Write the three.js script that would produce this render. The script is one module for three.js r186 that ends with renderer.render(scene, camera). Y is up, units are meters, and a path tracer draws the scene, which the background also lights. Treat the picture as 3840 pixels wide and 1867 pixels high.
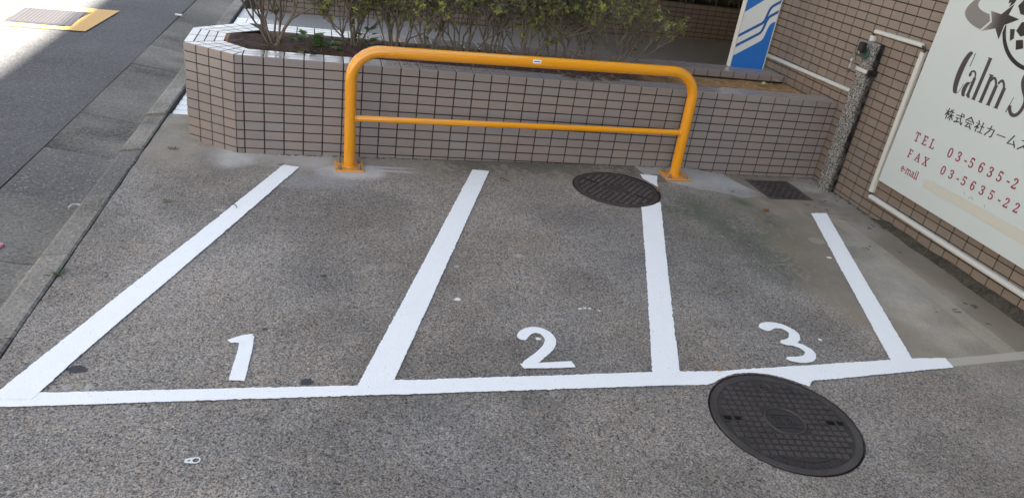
import * as THREE from 'three';
import { mergeGeometries, mergeVertices, toCreasedNormals } from 'three/addons/utils/BufferGeometryUtils.js';
import { RoundedBoxGeometry } from 'three/addons/geometries/RoundedBoxGeometry.js';

// ------------------------------------------------------------------ camera, sky, sun, exposure
const V = (x, y, z) => new THREE.Vector3(x, y, z);
const scene = new THREE.Scene();
const renderer = new THREE.WebGLRenderer({ antialias: true });
renderer.setSize(1024, 497);
renderer.toneMapping = THREE.LinearToneMapping;
renderer.toneMappingExposure = 7.9;
renderer.shadowMap.enabled = true;
const EYE = V(0.45247, 1.49518, 3.95299), FWD = V(0.26228, -0.444059, -0.85675), UPV = V(-0.014573, 0.885908, -0.463632);
const camera = new THREE.PerspectiveCamera(37.2827, 1024 / 497, 0.05, 400);
camera.position.copy(EYE); camera.up.copy(UPV); camera.lookAt(EYE.clone().add(FWD)); camera.updateMatrixWorld(true);
scene.add(camera);

const SUN_DIR = V(0.60, 1.05, 0.30).normalize();
{ // clear daylight sky, pale at the horizon
  const W = 256, H = 128, d = new Float32Array(W * H * 4);
  for (let j = 0; j < H; j++) for (let i = 0; i < W; i++) {
    const el = ((j + 0.5) / H - 0.5) * Math.PI, s = Math.max(0, Math.sin(el)), k = Math.pow(1 - s, 2.2);
    let c = [0.118 + 0.27 * k, 0.150 + 0.255 * k, 0.200 + 0.22 * k];
    if (el < 0) c = [0.08, 0.078, 0.075];
    const o = (j * W + i) * 4; d[o] = c[0]; d[o + 1] = c[1]; d[o + 2] = c[2]; d[o + 3] = 1;
  }
  const t = new THREE.DataTexture(d, W, H, THREE.RGBAFormat, THREE.FloatType);
  t.mapping = THREE.EquirectangularReflectionMapping; t.magFilter = t.minFilter = THREE.LinearFilter; t.wrapS = THREE.RepeatWrapping; t.needsUpdate = true;
  scene.background = t; scene.environment = t;
}
const sun = new THREE.DirectionalLight(new THREE.Color(1.0, 0.93, 0.82), 5);
sun.position.copy(SUN_DIR).multiplyScalar(40); sun.target.position.set(0, 0, 0);
sun.castShadow = true; sun.shadow.radius = 1.7; sun.shadow.mapSize.set(4096, 4096);
Object.assign(sun.shadow.camera, { left: -25, right: 25, top: 25, bottom: -25, near: 1, far: 90 });
scene.add(sun, sun.target);

// ------------------------------------------------------------------ helpers
let seed = 7;
const rnd = () => { seed = (seed + 0x6D2B79F5) | 0; let t = Math.imul(seed ^ (seed >>> 15), 1 | seed); t = (t + Math.imul(t ^ (t >>> 7), 61 | t)) ^ t; return ((t ^ (t >>> 14)) >>> 0) / 4294967296; };
const rr = (a, b) => a + (b - a) * rnd();
const clamp = (x, a, b) => Math.min(b, Math.max(a, x));
const sm = (a, b, x) => { const t = clamp((x - a) / (b - a), 0, 1); return t * t * (3 - 2 * t); };
const hsh = (x, y) => { let h = Math.imul(x | 0, 374761393) + Math.imul(y | 0, 668265263); h = Math.imul(h ^ (h >>> 13), 1274126177); return ((h ^ (h >>> 16)) >>> 0) / 4294967296; };
const vn = (x, y) => { const i = Math.floor(x), j = Math.floor(y); let u = x - i, v = y - j; u = u * u * (3 - 2 * u); v = v * v * (3 - 2 * v);
  const a = hsh(i, j), b = hsh(i + 1, j), c = hsh(i, j + 1), e = hsh(i + 1, j + 1); return a + (b - a) * u + (c - a) * v + (a - b - c + e) * u * v; };
const fbm = (x, y, n = 4) => { let s = 0, a = 0.5, t = 0; for (let i = 0; i < n; i++) { s += a * vn(x + i * 17.3, y - i * 9.1); t += a; x *= 2.03; y *= 2.03; a *= 0.55; } return s / t; };
const enc = (c) => { c = clamp(c, 0, 1); return 255 * (c <= 0.0031308 ? 12.92 * c : 1.055 * Math.pow(c, 1 / 2.4) - 0.055); };
const ENC = new Uint8Array(4097); for (let i = 0; i <= 4096; i++) ENC[i] = Math.round(enc(i / 4096));
const enc8 = (c) => ENC[clamp(Math.round(c * 4096), 0, 4096)];
function makeTex(w, h, fn, { bump = false, wrap = THREE.RepeatWrapping } = {}) { // fn(i, j) -> [r, g, b, height]; returns colour map and bump map
  const d = new Uint8Array(w * h * 4), b = bump ? new Uint8Array(w * h * 4) : null;
  for (let j = 0; j < h; j++) for (let i = 0; i < w; i++) {
    const c = fn(i, j), o = (j * w + i) * 4; d[o] = enc8(c[0]); d[o + 1] = enc8(c[1]); d[o + 2] = enc8(c[2]); d[o + 3] = 255;
    if (b) { const q = clamp(Math.round(c[3] * 255), 0, 255); b[o] = b[o + 1] = b[o + 2] = q; b[o + 3] = 255; }
  }
  const mk = (a, srgb) => { const t = new THREE.DataTexture(a, w, h, THREE.RGBAFormat); t.wrapS = t.wrapT = wrap; t.magFilter = THREE.LinearFilter; t.minFilter = THREE.LinearMipmapLinearFilter; t.generateMipmaps = true; if (srgb) t.colorSpace = THREE.SRGBColorSpace; t.needsUpdate = true; return t; };
  return { map: mk(d, true), bump: b ? mk(b, false) : null };
}
const lin = (r, g, b) => new THREE.Color().setRGB(r, g, b);
const std = (c, roughness = 0.8, o = {}) => new THREE.MeshStandardMaterial({ color: lin(...c), roughness, ...o });
const phy = (c, roughness = 0.8, o = {}) => new THREE.MeshPhysicalMaterial({ color: lin(...c), roughness, ...o });
const used = {};
const numbered = (n) => { const k = used[n] = (used[n] ?? -1) + 1; return k ? n + '_' + String(k).padStart(3, '0') : n; };
function shade(o) { o.traverse((m) => { if (m.isMesh) { m.castShadow = m.receiveShadow = true; } }); return o; }
function tag(o, label, category, group) { o.userData.label = label; if (category) o.userData.category = category; if (group) o.userData.group = group; return o; }
function thing(name, label, category, [x, y, z] = [0, 0, 0], group) { const o = new THREE.Group(); o.name = numbered(name); o.position.set(x, y, z); scene.add(o); return tag(o, label, category, group); }
function part(name, geo, mat, parent, label) { const m = new THREE.Mesh(geo, mat); m.name = numbered(name); m.castShadow = m.receiveShadow = true; if (label) m.userData.label = label; parent.add(m); return m; }
function single(name, geo, mat, label, category, group) { return tag(part(name, geo, mat, scene), label, category, group); }
function struct(name, geo, mat, label) { const m = part(name, geo, mat, scene); m.userData.kind = 'structure'; if (label) m.userData.label = label; return m; }
const bx = (x0, x1, y0, y1, z0, z1) => new THREE.BoxGeometry(x1 - x0, y1 - y0, z1 - z0).translate((x0 + x1) / 2, (y0 + y1) / 2, (z0 + z1) / 2);
const merge = (a) => mergeGeometries(a.map((g) => { const h = g.index ? g.toNonIndexed() : g; for (const k of Object.keys(h.attributes)) if (!['position', 'normal', 'uv'].includes(k)) h.deleteAttribute(k); return h; }));
function meshFrom(pos, uv, idx, smooth = true) { let g = new THREE.BufferGeometry(); g.setAttribute('position', new THREE.Float32BufferAttribute(pos, 3)); if (uv) g.setAttribute('uv', new THREE.Float32BufferAttribute(uv, 2)); if (idx) g.setIndex(idx); if (!smooth) g = g.toNonIndexed(); g.computeVertexNormals(); return g; }
// height of the concrete pad: it rises slightly to the right along the planter
const gy = (x, z) => 0.0145 * clamp(x, 0, 2.6) * (1 - sm(0.35, 1.9, z)) * (1 - 0.75 * sm(2.72, 3.0, x));
const sx = (off, z) => off - 0.035 * z;        // the street runs slightly askew to the planter

// ------------------------------------------------------------------ textures of the setting
const TX0 = -0.6, TZ0 = -0.6, TW = 4.3, TH = 3.5;      // region of the pad with its own stains
const inPoly = (p, x, y) => { let r = false; for (let i = 0, j = p.length - 1; i < p.length; j = i++) if ((p[i][1] > y) !== (p[j][1] > y) && x < (p[j][0] - p[i][0]) * (y - p[i][1]) / (p[j][1] - p[i][1]) + p[i][0]) r = !r; return r; };
const newConc = [[2.33, -0.2], [2.93, -0.2], [2.985, 0.06], [3.03, 0.2], [3.1, 0.36], [2.9, 0.42], [2.62, 0.33], [2.5, 0.26], [2.38, 0.2]];
const padTex = makeTex(2048, 1667, (i, j) => {
  const x = TX0 + (i + 0.5) / 2048 * TW, z = TZ0 + (j + 0.5) / 1667 * TH;
  const big = fbm(x * 1.3 + 3, z * 1.3 + 8, 4), mid = fbm(x * 6 + 11, z * 6, 3), fine = vn(x * 55, z * 55);
  const g1 = vn(x * 175, z * 175), g2 = vn(x * 330 + 40, z * 330), g3 = 0.5 * hsh(i, j) + 0.25 * hsh(i >> 1, j) + 0.25 * hsh(i, j >> 1), g4 = vn(x * 95 + 7, z * 95);
  const edge = x + 0.34 * (big - 0.5) + 0.16 * (mid - 0.5);
  let s = z < 2.035 ? sm(2.58, 2.86, edge - 0.06 * (z - 1.2)) : 0.55 * sm(2.55, 3.4, edge);
  s = Math.max(s, (1 - sm(0.06, 0.40, z + 0.2 * (mid - 0.5))) * 0.85);
  const rgh = 1 - 0.86 * s;
  // exposed aggregate against trowelled cement
  const st0 = fbm(x * 2.4 + 31, z * 2.9 + 4, 4); let v = 1.0 + 0.5 * (big - 0.5) + 0.3 * (mid - 0.5); v *= 1 - 0.24 * sm(0.42, 0.74, st0) * sm(0.55, 1.1, x) * (0.55 + 0.9 * mid) * sm(2.3, 2.0, z); v *= 1 - 0.22 * sm(0.5, 0.7, fbm(x * 1.7 + 2, z * 1.5 + 40, 4));
  let gr = (g1 - 0.5) * 0.42 + (g2 - 0.5) * 1.25 + (g3 - 0.5) * 1.3 + (fine - 0.5) * 0.1 + (g4 - 0.5) * 0.12;
  const warm = (fbm(x * 2.2 - 5, z * 2.2 + 2, 3) - 0.5) * 0.22 + (g4 - 0.5) * 0.2;
  if (s > 0.3) v *= 1 + 0.34 * s * (fbm(x * 13, z * 10 + 3, 3) - 0.5); let r = (0.236 * (1 - s) + 0.300 * s) * v, g = (0.211 * (1 - s) + 0.265 * s) * v, b = (0.186 * (1 - s) + 0.218 * s) * v;
  r *= 1 + warm * 0.5; b *= 1 - warm * 0.6;
  const f = Math.max(0.12, 1 + gr * (rgh * 1.0 + 0.1)); r *= f; g *= f; b *= f;
  if (rgh > 0.3) { const c = hsh((x * 190) | 0, (z * 190 + 500) | 0), q = g1 * 0.6 + g2 * 0.4; if (c > 0.982 && q > 0.45) { r += 0.13; g += 0.125; b += 0.115; } else if (c < 0.025 && q < 0.5) { r *= 0.4; g *= 0.4; b *= 0.42; } }
  const mixc = (c, a) => { a = clamp(a, 0, 1); r += (c[0] - r) * a; g += (c[1] - g) * a; b += (c[2] - b) * a; };
  // moss and grime that grew on the damp side
  let m = 0; for (const [mx, mz, mr] of [[2.80, 0.92, 0.2], [2.70, 1.22, 0.2], [2.86, 0.72, 0.15], [2.84, 0.50, 0.09], [2.6, 0.85, 0.22], [2.42, 0.62, 0.22]]) m = Math.max(m, Math.exp(-((x - mx) ** 2 + (z - mz) ** 2) / (mr * mr)));
  mixc([0.088, 0.100, 0.068], m * sm(0.28, 0.6, 0.55 * mid + 0.45 * fine) * 1.0);
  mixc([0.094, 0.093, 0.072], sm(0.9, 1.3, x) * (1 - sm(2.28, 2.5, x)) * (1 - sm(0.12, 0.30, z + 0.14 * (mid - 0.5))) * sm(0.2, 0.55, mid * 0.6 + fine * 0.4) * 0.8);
  mixc([0.13, 0.135, 0.085], Math.exp(-((x + 0.2) ** 2) / 0.012 - ((z + 0.42) ** 2) / 0.03) * sm(0.35, 0.6, mid) * 0.75);
  // cement dust swept from the new anchor holes
  const band = (1 - sm(0.05, 0.22, z + 0.22 * (mid - 0.5) + 0.05 * (fine - 0.5))) * sm(-0.12, 0.05, x) * (1 - sm(0.5, 0.62, x));
  const foot = 1 - sm(0.6, 1.15, Math.hypot((x - 0.66) / 0.2, (z - 0.24) / 0.13) + 0.9 * (mid - 0.5));
  const st = (c, w) => (1 - sm(0.25, 1, Math.abs(z - c - 0.05 * (x - 0.7)) / w + 0.7 * (mid - 0.5))) * sm(0.68, 0.74, x) * (1 - sm(0.82, 1.05, x + 0.12 * (fine - 0.5)));
  mixc([0.50, 0.495, 0.49], Math.max(band * 0.9, foot * 0.85, st(0.145, 0.018) * 0.8, st(0.195, 0.022) * 0.9) * (0.75 + 0.35 * fine));
  mixc([0.27, 0.27, 0.27], 0.6 * (1 - sm(0.3, 1.1, Math.hypot((x - 0.5) / 0.24, (z - 0.36) / 0.16) + 1.2 * (mid - 0.5))));
  // fresh mortar round the right foot of the barrier, its edge trowelled
  if (inPoly(newConc, x + 0.03 * (mid - 0.5), z + 0.1 * (mid - 0.5))) mixc([0.42, 0.415, 0.405], (0.9 + 0.25 * (fine - 0.5)) * (1 - 0.5 * sm(0.2, 0.36, z + 0.1 * (mid - 0.5))));
  if (x > 2.41 && x < 2.475 && z > 0.135 && z < 0.245 + 0.02 * fine) mixc([0.10, 0.092, 0.066], 0.85);
  if (x > 2.29 && x < 2.335 && z > 0.045 && z < 0.12) mixc([0.10, 0.092, 0.07], 0.7);
  if (x > 0.262 && x < 0.305 && z > 0.11 && z < 0.165 && z > 0.165 - (x - 0.262)) mixc([0.12, 0.108, 0.085], 0.8);
  // brown run-off along the foot of the wall, pale mortar strips, splashes
  const wl = sm(3.36, 3.56, x + 0.1 * (mid - 0.5)) * sm(0.3, 0.7, z);
  mixc([0.15, 0.118, 0.083], wl * 0.85 * sm(0.25, 0.62, 0.6 * mid + 0.4 * big));
  mixc([0.20, 0.162, 0.12], s * (z > 0.3 ? 1 : 0.4) * 0.7 * sm(0.42, 0.7, fbm(x * 3.1 + 20, z * 1.9, 3)));
  const stx = 3.318 - 0.055 * sm(0.9, 2.1, z), sw = 0.052 + 0.012 * (mid - 0.5);
  if (z > 0.59 && z < 2.0) mixc([0.36, 0.315, 0.25], 0.6 * (1 - sm(sw * 0.86, sw, Math.abs(x - stx - 0.05))) * (0.5 + 0.8 * fine * mid + 0.2 * mid));
  if (x > 2.93) mixc([0.42, 0.385, 0.325], 0.9 * (1 - sm(0.85, 1, Math.abs(z - 2.008 + 0.075 * (x - 2.95)) / (0.028 + 0.006 * (mid - 0.5)))));
  for (const [bx0, bz0, br, bw] of [[3.05, 0.93, 0.055, 0.8], [3.10, 1.0, 0.03, 0.8], [3.21, 0.955, 0.07, 0.6], [3.3, 0.965, 0.06, 0.55]]) if (Math.hypot((x - bx0), (z - bz0) / bw) + 0.05 * (mid - 0.5) < br) mixc([0.31, 0.28, 0.225], 0.6);
  if (s > 0.5 && x > 2.6) { const c = hsh((x * 28) | 0, (z * 28) | 0); if (c > 0.965 && x > 3.2 && vn(x * 60, z * 90) > 0.62) mixc([0.05, 0.042, 0.035], 0.8); }
  // packed dirt in the joints along the planter and the wall
  mixc([0.045, 0.04, 0.032], (1 - sm(0.006, 0.016, z + 0.022 * (fine - 0.5))) * sm(0.2, 0.5, g4) * (z > -0.05 ? 1 : 0) * sm(0.03, 0.3, x) * 0.9);
  mixc([0.05, 0.043, 0.03], sm(3.615, 3.642, x + 0.05 * (fine - 0.5)) * sm(0.25, 0.55, g4 * 0.6 + mid * 0.4));
  if (x > 3.2 && z < 0.66) mixc([0.16, 0.135, 0.10], 0.6 * sm(0.45, 0.7, fbm(x * 7, z * 7 + 60, 3)));
  // old chewing gum, paint drips
  for (const [px, pz, ra, rb, c] of [[-0.228, 1.906, 0.028, 0.019, 0], [0.444, 2.003, 0.02, 0.017, 0], [0.30, 1.70, 0.009, 0.007, 0], [0.5, 1.33, 0.012, 0.01, 0], [1.009, 1.51, 0.012, 0.011, 1], [1.50, 1.585, 0.008, 0.006, 1], [1.52, 1.58, 0.007, 0.005, 1], [1.54, 1.583, 0.006, 0.005, 1], [1.575, 1.6, 0.005, 0.004, 1], [1.268, 1.787, 0.011, 0.008, 1], [2.46, 1.83, 0.008, 0.007, 1], [3.0, 1.12, 0.014, 0.009, 1], [-0.235, 1.992, 0.012, 0.016, 2], [-0.18, 1.995, 0.009, 0.022, 2], [0.05, 0.73, 0.03, 0.01, 2], [1.05, 1.25, 0.012, 0.01, 2], [1.35, 1.15, 0.02, 0.013, 2]])
    if (Math.hypot((x - px) / ra, (z - pz) / rb) < 0.8 + 0.5 * vn(x * 130, z * 130)) mixc([[0.04, 0.042, 0.047], [0.78, 0.78, 0.78], [0.45, 0.45, 0.45]][c], c === 2 ? 0.6 * g1 + 0.2 : 0.95);
  return [r, g, b, 0.5 + (gr * 0.55 + (g3 - 0.5) * 0.1) * rgh + 0.1 * (mid - 0.5)];
}, { bump: true, wrap: THREE.MirroredRepeatWrapping });
function slabTex(base, size, amp, grainAmp, light) { // 1024 px over `size` metres
  const k = size / 1024;
  return makeTex(1024, 1024, (i, j) => {
    const x = i * k, z = j * k, w = (a, f) => { const n = Math.round(size * f); return a; };
    const t = i / 1024, tt = j / 1024, wrapn = (f, o) => { const n = f; const a = vn(t * n + o, tt * n + o), b = vn((t - 1) * n + o, tt * n + o), c = vn(t * n + o, (tt - 1) * n + o), e = vn((t - 1) * n + o, (tt - 1) * n + o); return (a * (1 - t) + b * t) * (1 - tt) + (c * (1 - t) + e * t) * tt; };
    const big = wrapn(4, 3), mid = wrapn(14, 9), g1 = vn(x * 150, z * 150), g2 = vn(x * 280 + 9, z * 280), c = hsh((x * 170) | 0, (z * 170) | 0);
    let v = 1 + amp * (big - 0.5) + amp * 0.7 * (mid - 0.5) + grainAmp * ((g1 - 0.5) + (g2 - 0.5) * 0.8);
    let r = base[0] * v, g = base[1] * v, b = base[2] * v;
    if (c > 1 - light && g1 > 0.4) { r += 0.16; g += 0.155; b += 0.15; }
    return [r, g, b, 0.5 + 0.3 * (g1 - 0.5) + 0.2 * (g2 - 0.5)];
  }, { bump: true });
}
const asphaltTex = slabTex([0.090, 0.089, 0.092], 2, 0.35, 0.75, 0.012), gutterTex = slabTex([0.168, 0.155, 0.135], 2, 1.0, 0.65, 0.006), patchTex = slabTex([0.122, 0.116, 0.11], 2, 0.5, 0.6, 0.05), kerbTex = slabTex([0.2, 0.187, 0.165], 2, 0.9, 0.65, 0.012);
const texMat = (t, rough, bs, o = {}) => new THREE.MeshStandardMaterial({ map: t.map, bumpMap: t.bump, bumpScale: bs, roughness: rough, ...o });
const asphaltMat = texMat(asphaltTex, 0.88, 0.004), gutterMat = texMat(gutterTex, 0.9, 0.003), patchMat = texMat(patchTex, 0.88, 0.004), kerbMat = texMat(kerbTex, 0.9, 0.003), padMat = texMat(padTex, 0.88, 0.0035);

// ------------------------------------------------------------------ ground, road, gutter, kerb, pad, walkway
struct('ground', new THREE.PlaneGeometry(500, 500).rotateX(-Math.PI / 2).translate(0, -0.35, 0), std([0.16, 0.155, 0.15], 0.95));
{ // road: one sheet, slightly crowned
  const pos = [], uv = [], idx = [], zs = []; for (let z = -45; z <= 14; z += 1) zs.push(z);
  const offs = [-7.2, -5, -3, -1.6, -0.855];
  for (const z of zs) offs.forEach((o, k) => { const x = sx(o, z), last = k === offs.length - 1; pos.push(x + (last ? 0.02 * (hsh(z + 99, 5) - 0.5) : 0), [-0.02, 0.0, 0.01, 0.004, -0.004][k], z); uv.push(x / 2, z / 2); });
  for (let a = 0; a < zs.length - 1; a++) for (let k = 0; k < 4; k++) { const p = a * 5 + k; idx.push(p, p + 5, p + 1, p + 1, p + 5, p + 6); }
  struct('road', meshFrom(pos, uv, idx), asphaltMat);
}
{ // gutter slabs with open joints, kerb stones
  const slab = thing('gutter', 'weathered concrete gutter slabs between the asphalt and the kerb', 'gutter'); slab.userData.kind = 'structure';
  const kerb = thing('kerb', 'low concrete kerb stones along the edge of the parking pad', 'kerb'); kerb.userData.kind = 'structure';
  const J = 0.568, Z0 = 0.03;
  const prism = (pts, za, zb, skew = 0) => { // cross-section pts [off, y], extruded along the street
    const pos = [], uv = [], idx = [], n = pts.length;
    for (const z of [za, zb]) pts.forEach(([o, y], k) => { const zz = z + skew * (o + 0.5); pos.push(sx(o, zz), y, zz); uv.push(o / 2 + y / 2 + 0.31 * Math.round(za * 10), zz / 2); });
    for (let k = 0; k < n; k++) { const l = (k + 1) % n; idx.push(k, l, n + k, l, n + l, n + k); }
    for (let k = 1; k < n - 1; k++) { idx.push(0, k + 1, k, n, n + k, n + k + 1); }
    return meshFrom(pos, uv, idx, false);
  };
  for (let k = -26; k < 14; k++) {
    const za = Z0 + k * J + 0.0022, zb = Z0 + (k + 1) * J - 0.0022, dy = 0.003 * (hsh(k + 50, 2) - 0.5);
    const dark = k === 0 || k === -1 && false;
    part('gutter_slab', prism([[-0.858, -0.2], [-0.5, -0.2], [-0.5, -0.048 + dy], [-0.56, -0.047 + dy], [-0.846, -0.006 + dy], [-0.858, -0.014]], za, zb, 0.03), dark ? patchMat : gutterMat, slab, dark ? 'dark speckled patched gutter slab' : undefined);
    const up = k < -1 ? 0.02 : k === -1 ? 0.008 : 0, j2 = 0.5 * J * 0;
    part('kerb_stone', prism([[-0.508, -0.2], [-0.396, -0.2], [-0.396, -0.003 + up], [-0.404, 0.003 + up], [-0.488, -0.006 + up], [-0.503, -0.013 + up], [-0.508, -0.024 + up]], za + j2, zb + j2), k === 0 ? patchMat : kerbMat, kerb);
  }
}
const HOLES = [[1.7, 2.3, 2.0, 2.6, 2.0026, 2.2988, 0.2565], [1.8, 2.4, 0.1, 0.7, 2.106, 0.372, 0.2475]];   // openings for the two round covers
const GR = { x0: 3.093, x1: 3.402, z0: 0.082, z1: 0.386 };      // drain opening
{
  const xs = [-9], zs = []; for (let k = 0; k <= 33; k++) xs.push(0.3 + k * 0.1015); xs.length = 1; 
  const pos = [], uv = [], idx = []; let X = [];
  for (let k = 0; k <= 40; k++) X.push(-0.3 + k * 0.1); X.push(GR.x0, GR.x1); X.sort((a, b) => a - b);
  for (let k = 0; k <= 38; k++) zs.push(-0.6 + k * 0.1); zs.push(GR.z0, GR.z1, 4, 6, 9, 13); zs.sort((a, b) => a - b);
  const n = X.length + 1;
  for (const z of zs) for (let k = -1; k < X.length; k++) { const x = k < 0 ? sx(-0.3895 + 0.005 * (vn(z * 30, 4) - 0.5), z) : X[k]; pos.push(x, gy(x, z), z); uv.push((x - TX0) / TW, (z - TZ0) / TH); }
  for (let a = 0; a < zs.length - 1; a++) for (let k = 0; k < n - 1; k++) {
    if (k > 0 && HOLES.some(([x0, x1, z0, z1]) => X[k - 1] >= x0 - 1e-6 && X[k] <= x1 + 1e-6 && zs[a] >= z0 - 1e-6 && zs[a + 1] <= z1 + 1e-6)) continue;
    if (k > 0 && X[k - 1] >= GR.x0 - 1e-6 && X[k] <= GR.x1 + 1e-6 && zs[a] >= GR.z0 - 1e-6 && zs[a + 1] <= GR.z1 + 1e-6) continue;
    const p = a * n + k; idx.push(p, p + n, p + 1, p + 1, p + n, p + n + 1);
  }
  for (const [x0, x1, z0, z1, cx, cz, r] of HOLES) {         // collars of concrete round the two iron covers
    const e = 1e-6, hx = X.filter((x) => x >= x0 - e && x <= x1 + e), hz = zs.filter((z) => z >= z0 - e && z <= z1 + e), rim = [...hx.map((x) => [x, z0]), ...hz.slice(1).map((z) => [x1, z]), ...hx.slice(0, -1).reverse().map((x) => [x, z1]), ...hz.slice(1, -1).reverse().map((z) => [x0, z])];
    const sh = new THREE.Shape(rim.map(([x, z]) => new THREE.Vector2(x, z))), ho = []; for (let k = 0; k < 72; k++) { const a = k / 72 * Math.PI * 2, q = r + 0.0035 + 0.003 * (hsh(k, 77) - 0.5); ho.push(new THREE.Vector2(cx + q * Math.cos(a), cz + q * Math.sin(a))); } sh.holes.push(new THREE.Path(ho));
    const g = new THREE.ShapeGeometry(sh), p = g.attributes.position, base = pos.length / 3; for (let k = 0; k < p.count; k++) { const x = p.getX(k), z = p.getY(k); pos.push(x, gy(x, z), z); uv.push((x - TX0) / TW, (z - TZ0) / TH); } const q = g.index.array; for (let k = 0; k < q.length; k += 3) idx.push(base + q[k], base + q[k + 2], base + q[k + 1]);
  }
  struct('parking_pad', meshFrom(pos, uv, idx), padMat, 'stained grey concrete parking pad with white painted bays');
}
const CAP = 0.525;                                            // height of the planter
const stepFrame = new THREE.MeshStandardMaterial({ color: lin(0.12, 0.11, 0.10), roughness: 0.9 });
{ // tiled entrance walkway behind the planter: a slab, its pale glazed tiles near the street are built one by one
  const wy = (x) => -0.012 + 0.03 * Math.max(0, x + 0.1);
  const pos = [], uv = [], idx = []; const xs = [-0.37, 0.4, 1.2, 2.2, 3.2, 5.2, 7], zz = [-0.6, -2, -4.1];
  for (const z of zz) for (const x of xs) { pos.push(x < 0 ? sx(-0.386, z) : x, wy(x), z); uv.push(x, z); }
  for (let a = 0; a < 2; a++) for (let k = 0; k < xs.length - 1; k++) { const p = a * xs.length + k; idx.push(p, p + 1, p + xs.length, p + 1, p + xs.length + 1, p + xs.length); }
  const wkTex = makeTex(512, 512, (i, j) => { const n = 0.9 + 0.25 * fbm(i / 40, j / 40, 3), e = (i % 52 < 3 || j % 52 < 3) ? 0.72 : 1; return [0.30 * n * e, 0.305 * n * e, 0.31 * n * e]; });
  wkTex.map.repeat.set(1.95, 1.95);
  const walk = struct('walkway', meshFrom(pos, uv, idx), new THREE.MeshStandardMaterial({ map: wkTex.map, roughness: 0.38 }), 'grey tiled entrance walkway behind the planter');
  const g = new RoundedBoxGeometry(0.094, 0.008, 0.094, 1, 0.0025), mats = [0.5, 0.46, 0.54].map((c) => phy([c, c * 1.0, c * 1.01], 0.22));
  for (let a = 0; a < 30; a++) for (let b = 0; b < 4; b++) { const z = -0.645 - a * 0.1, x = sx(-0.385, z) + 0.05 + b * 0.1; if (x > -0.2 && z > -0.9) continue; const t = part('paving_tile', g, mats[(a * 3 + b * 7) % 3], walk); t.position.set(x, wy(x) + 0.003, z); t.rotation.y = 0.035; }
  struct('terrace', bx(1.5, 14, -0.3, 0.0, -14, -4.6), stepFrame);
}

// ------------------------------------------------------------------ tiles
const camInv = camera.matrixWorldInverse.clone(), PF = 738;
function seen(p, n, area) { // rough size of a tile in the picture, 0 when it faces away or lies outside the frame
  const d = EYE.clone().sub(p), L = d.length(), c = d.dot(n) / L; if (c <= 0.02) return 0;
  const q = p.clone().applyMatrix4(camInv), u = PF * q.x / -q.z, v = PF * q.y / -q.z; if (q.z > 0 || Math.abs(u) > 520 || Math.abs(v) > 256) return 0;
  return area * PF * PF * c / (L * L);
}
const tileGeos = {};
function quadTile(c, gap = 0.007, t = 0.005, bev = 0.0018) { // c: four corners seen counter-clockwise from outside; returns local geometry and its frame
  const n = c[1].clone().sub(c[0]).cross(c[3].clone().sub(c[0])).normalize(), u = c[1].clone().sub(c[0]).normalize(), v = n.clone().cross(u);
  const o = c[0].clone().add(c[1]).add(c[2]).add(c[3]).multiplyScalar(0.25), P = c.map((p) => { const d = p.clone().sub(o); return [d.dot(u), d.dot(v)]; });
  const inset = (pts, w) => pts.map((p, i) => { const a = pts[(i + 3) % 4], b = pts[(i + 1) % 4]; const e1 = [p[0] - a[0], p[1] - a[1]], e2 = [b[0] - p[0], b[1] - p[1]], l1 = Math.hypot(...e1), l2 = Math.hypot(...e2);
    const n1 = [-e1[1] / l1, e1[0] / l1], n2 = [-e2[1] / l2, e2[0] / l2], k = w / (1 + n1[0] * n2[0] + n1[1] * n2[1]); return [p[0] + (n1[0] + n2[0]) * k, p[1] + (n1[1] + n2[1]) * k]; });
  const A = inset(P, gap / 2), B = inset(P, gap / 2 + bev), key = P.map((p) => p.map((x) => Math.round(x * 2000)).join()).join('|') + gap + t;
  if (!tileGeos[key]) {
    const pos = [], quad = (a, b, d, e) => pos.push(...a, ...b, ...d, ...a, ...d, ...e), z0 = -t, z1 = -bev * 0.6;
    quad(...B.map((p) => [...p, 0]));
    for (let i = 0; i < 4; i++) { const j = (i + 1) % 4; quad([...A[i], z1], [...A[j], z1], [...B[j], 0], [...B[i], 0]); quad([...A[i], z0], [...A[j], z0], [...A[j], z1], [...A[i], z1]); }
    const g = new THREE.BufferGeometry(); g.setAttribute('position', new THREE.Float32BufferAttribute(pos, 3)); g.setAttribute('uv', new THREE.Float32BufferAttribute(new Array(pos.length / 3 * 2).fill(0).map((_, i) => pos[((i / 2) | 0) * 3 + (i % 2)]), 2)); g.computeVertexNormals(); tileGeos[key] = g;
  }
  const area = Math.abs((P[2][0] - P[0][0]) * (P[3][1] - P[1][1]) - (P[3][0] - P[1][0]) * (P[2][1] - P[0][1])) / 2;
  return { geo: tileGeos[key], m: new THREE.Matrix4().makeBasis(u, v, n).setPosition(o), n, o, area };
}
function addTiles(parent, list, mats, most = 300, name = 'tile') {
  for (const t of list) { t.px = seen(t.o, t.n, t.area) * (t.weight ?? 1); }
  list.sort((a, b) => b.px - a.px);
  const rest = mats.map(() => []);
  list.forEach((t, k) => {
    const mi = (t.mat ?? Math.floor(rnd() * mats.length)) % mats.length, j = new THREE.Matrix4().makeRotationFromEuler(new THREE.Euler(rr(-0.006, 0.006), rr(-0.004, 0.004), rr(-0.003, 0.003)));
    const m = t.m.clone().multiply(j);
    if (k < most && t.px > 12) { const q = part(name, t.geo, mats[mi], parent); m.decompose(q.position, q.quaternion, q.scale); }
    else rest[mi].push(t.geo.clone().applyMatrix4(m));
  });
  rest.forEach((a, k) => { if (a.length) part(name + '_field', merge(a), mats[k], parent).userData.kind = 'stuff'; });
}
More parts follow.
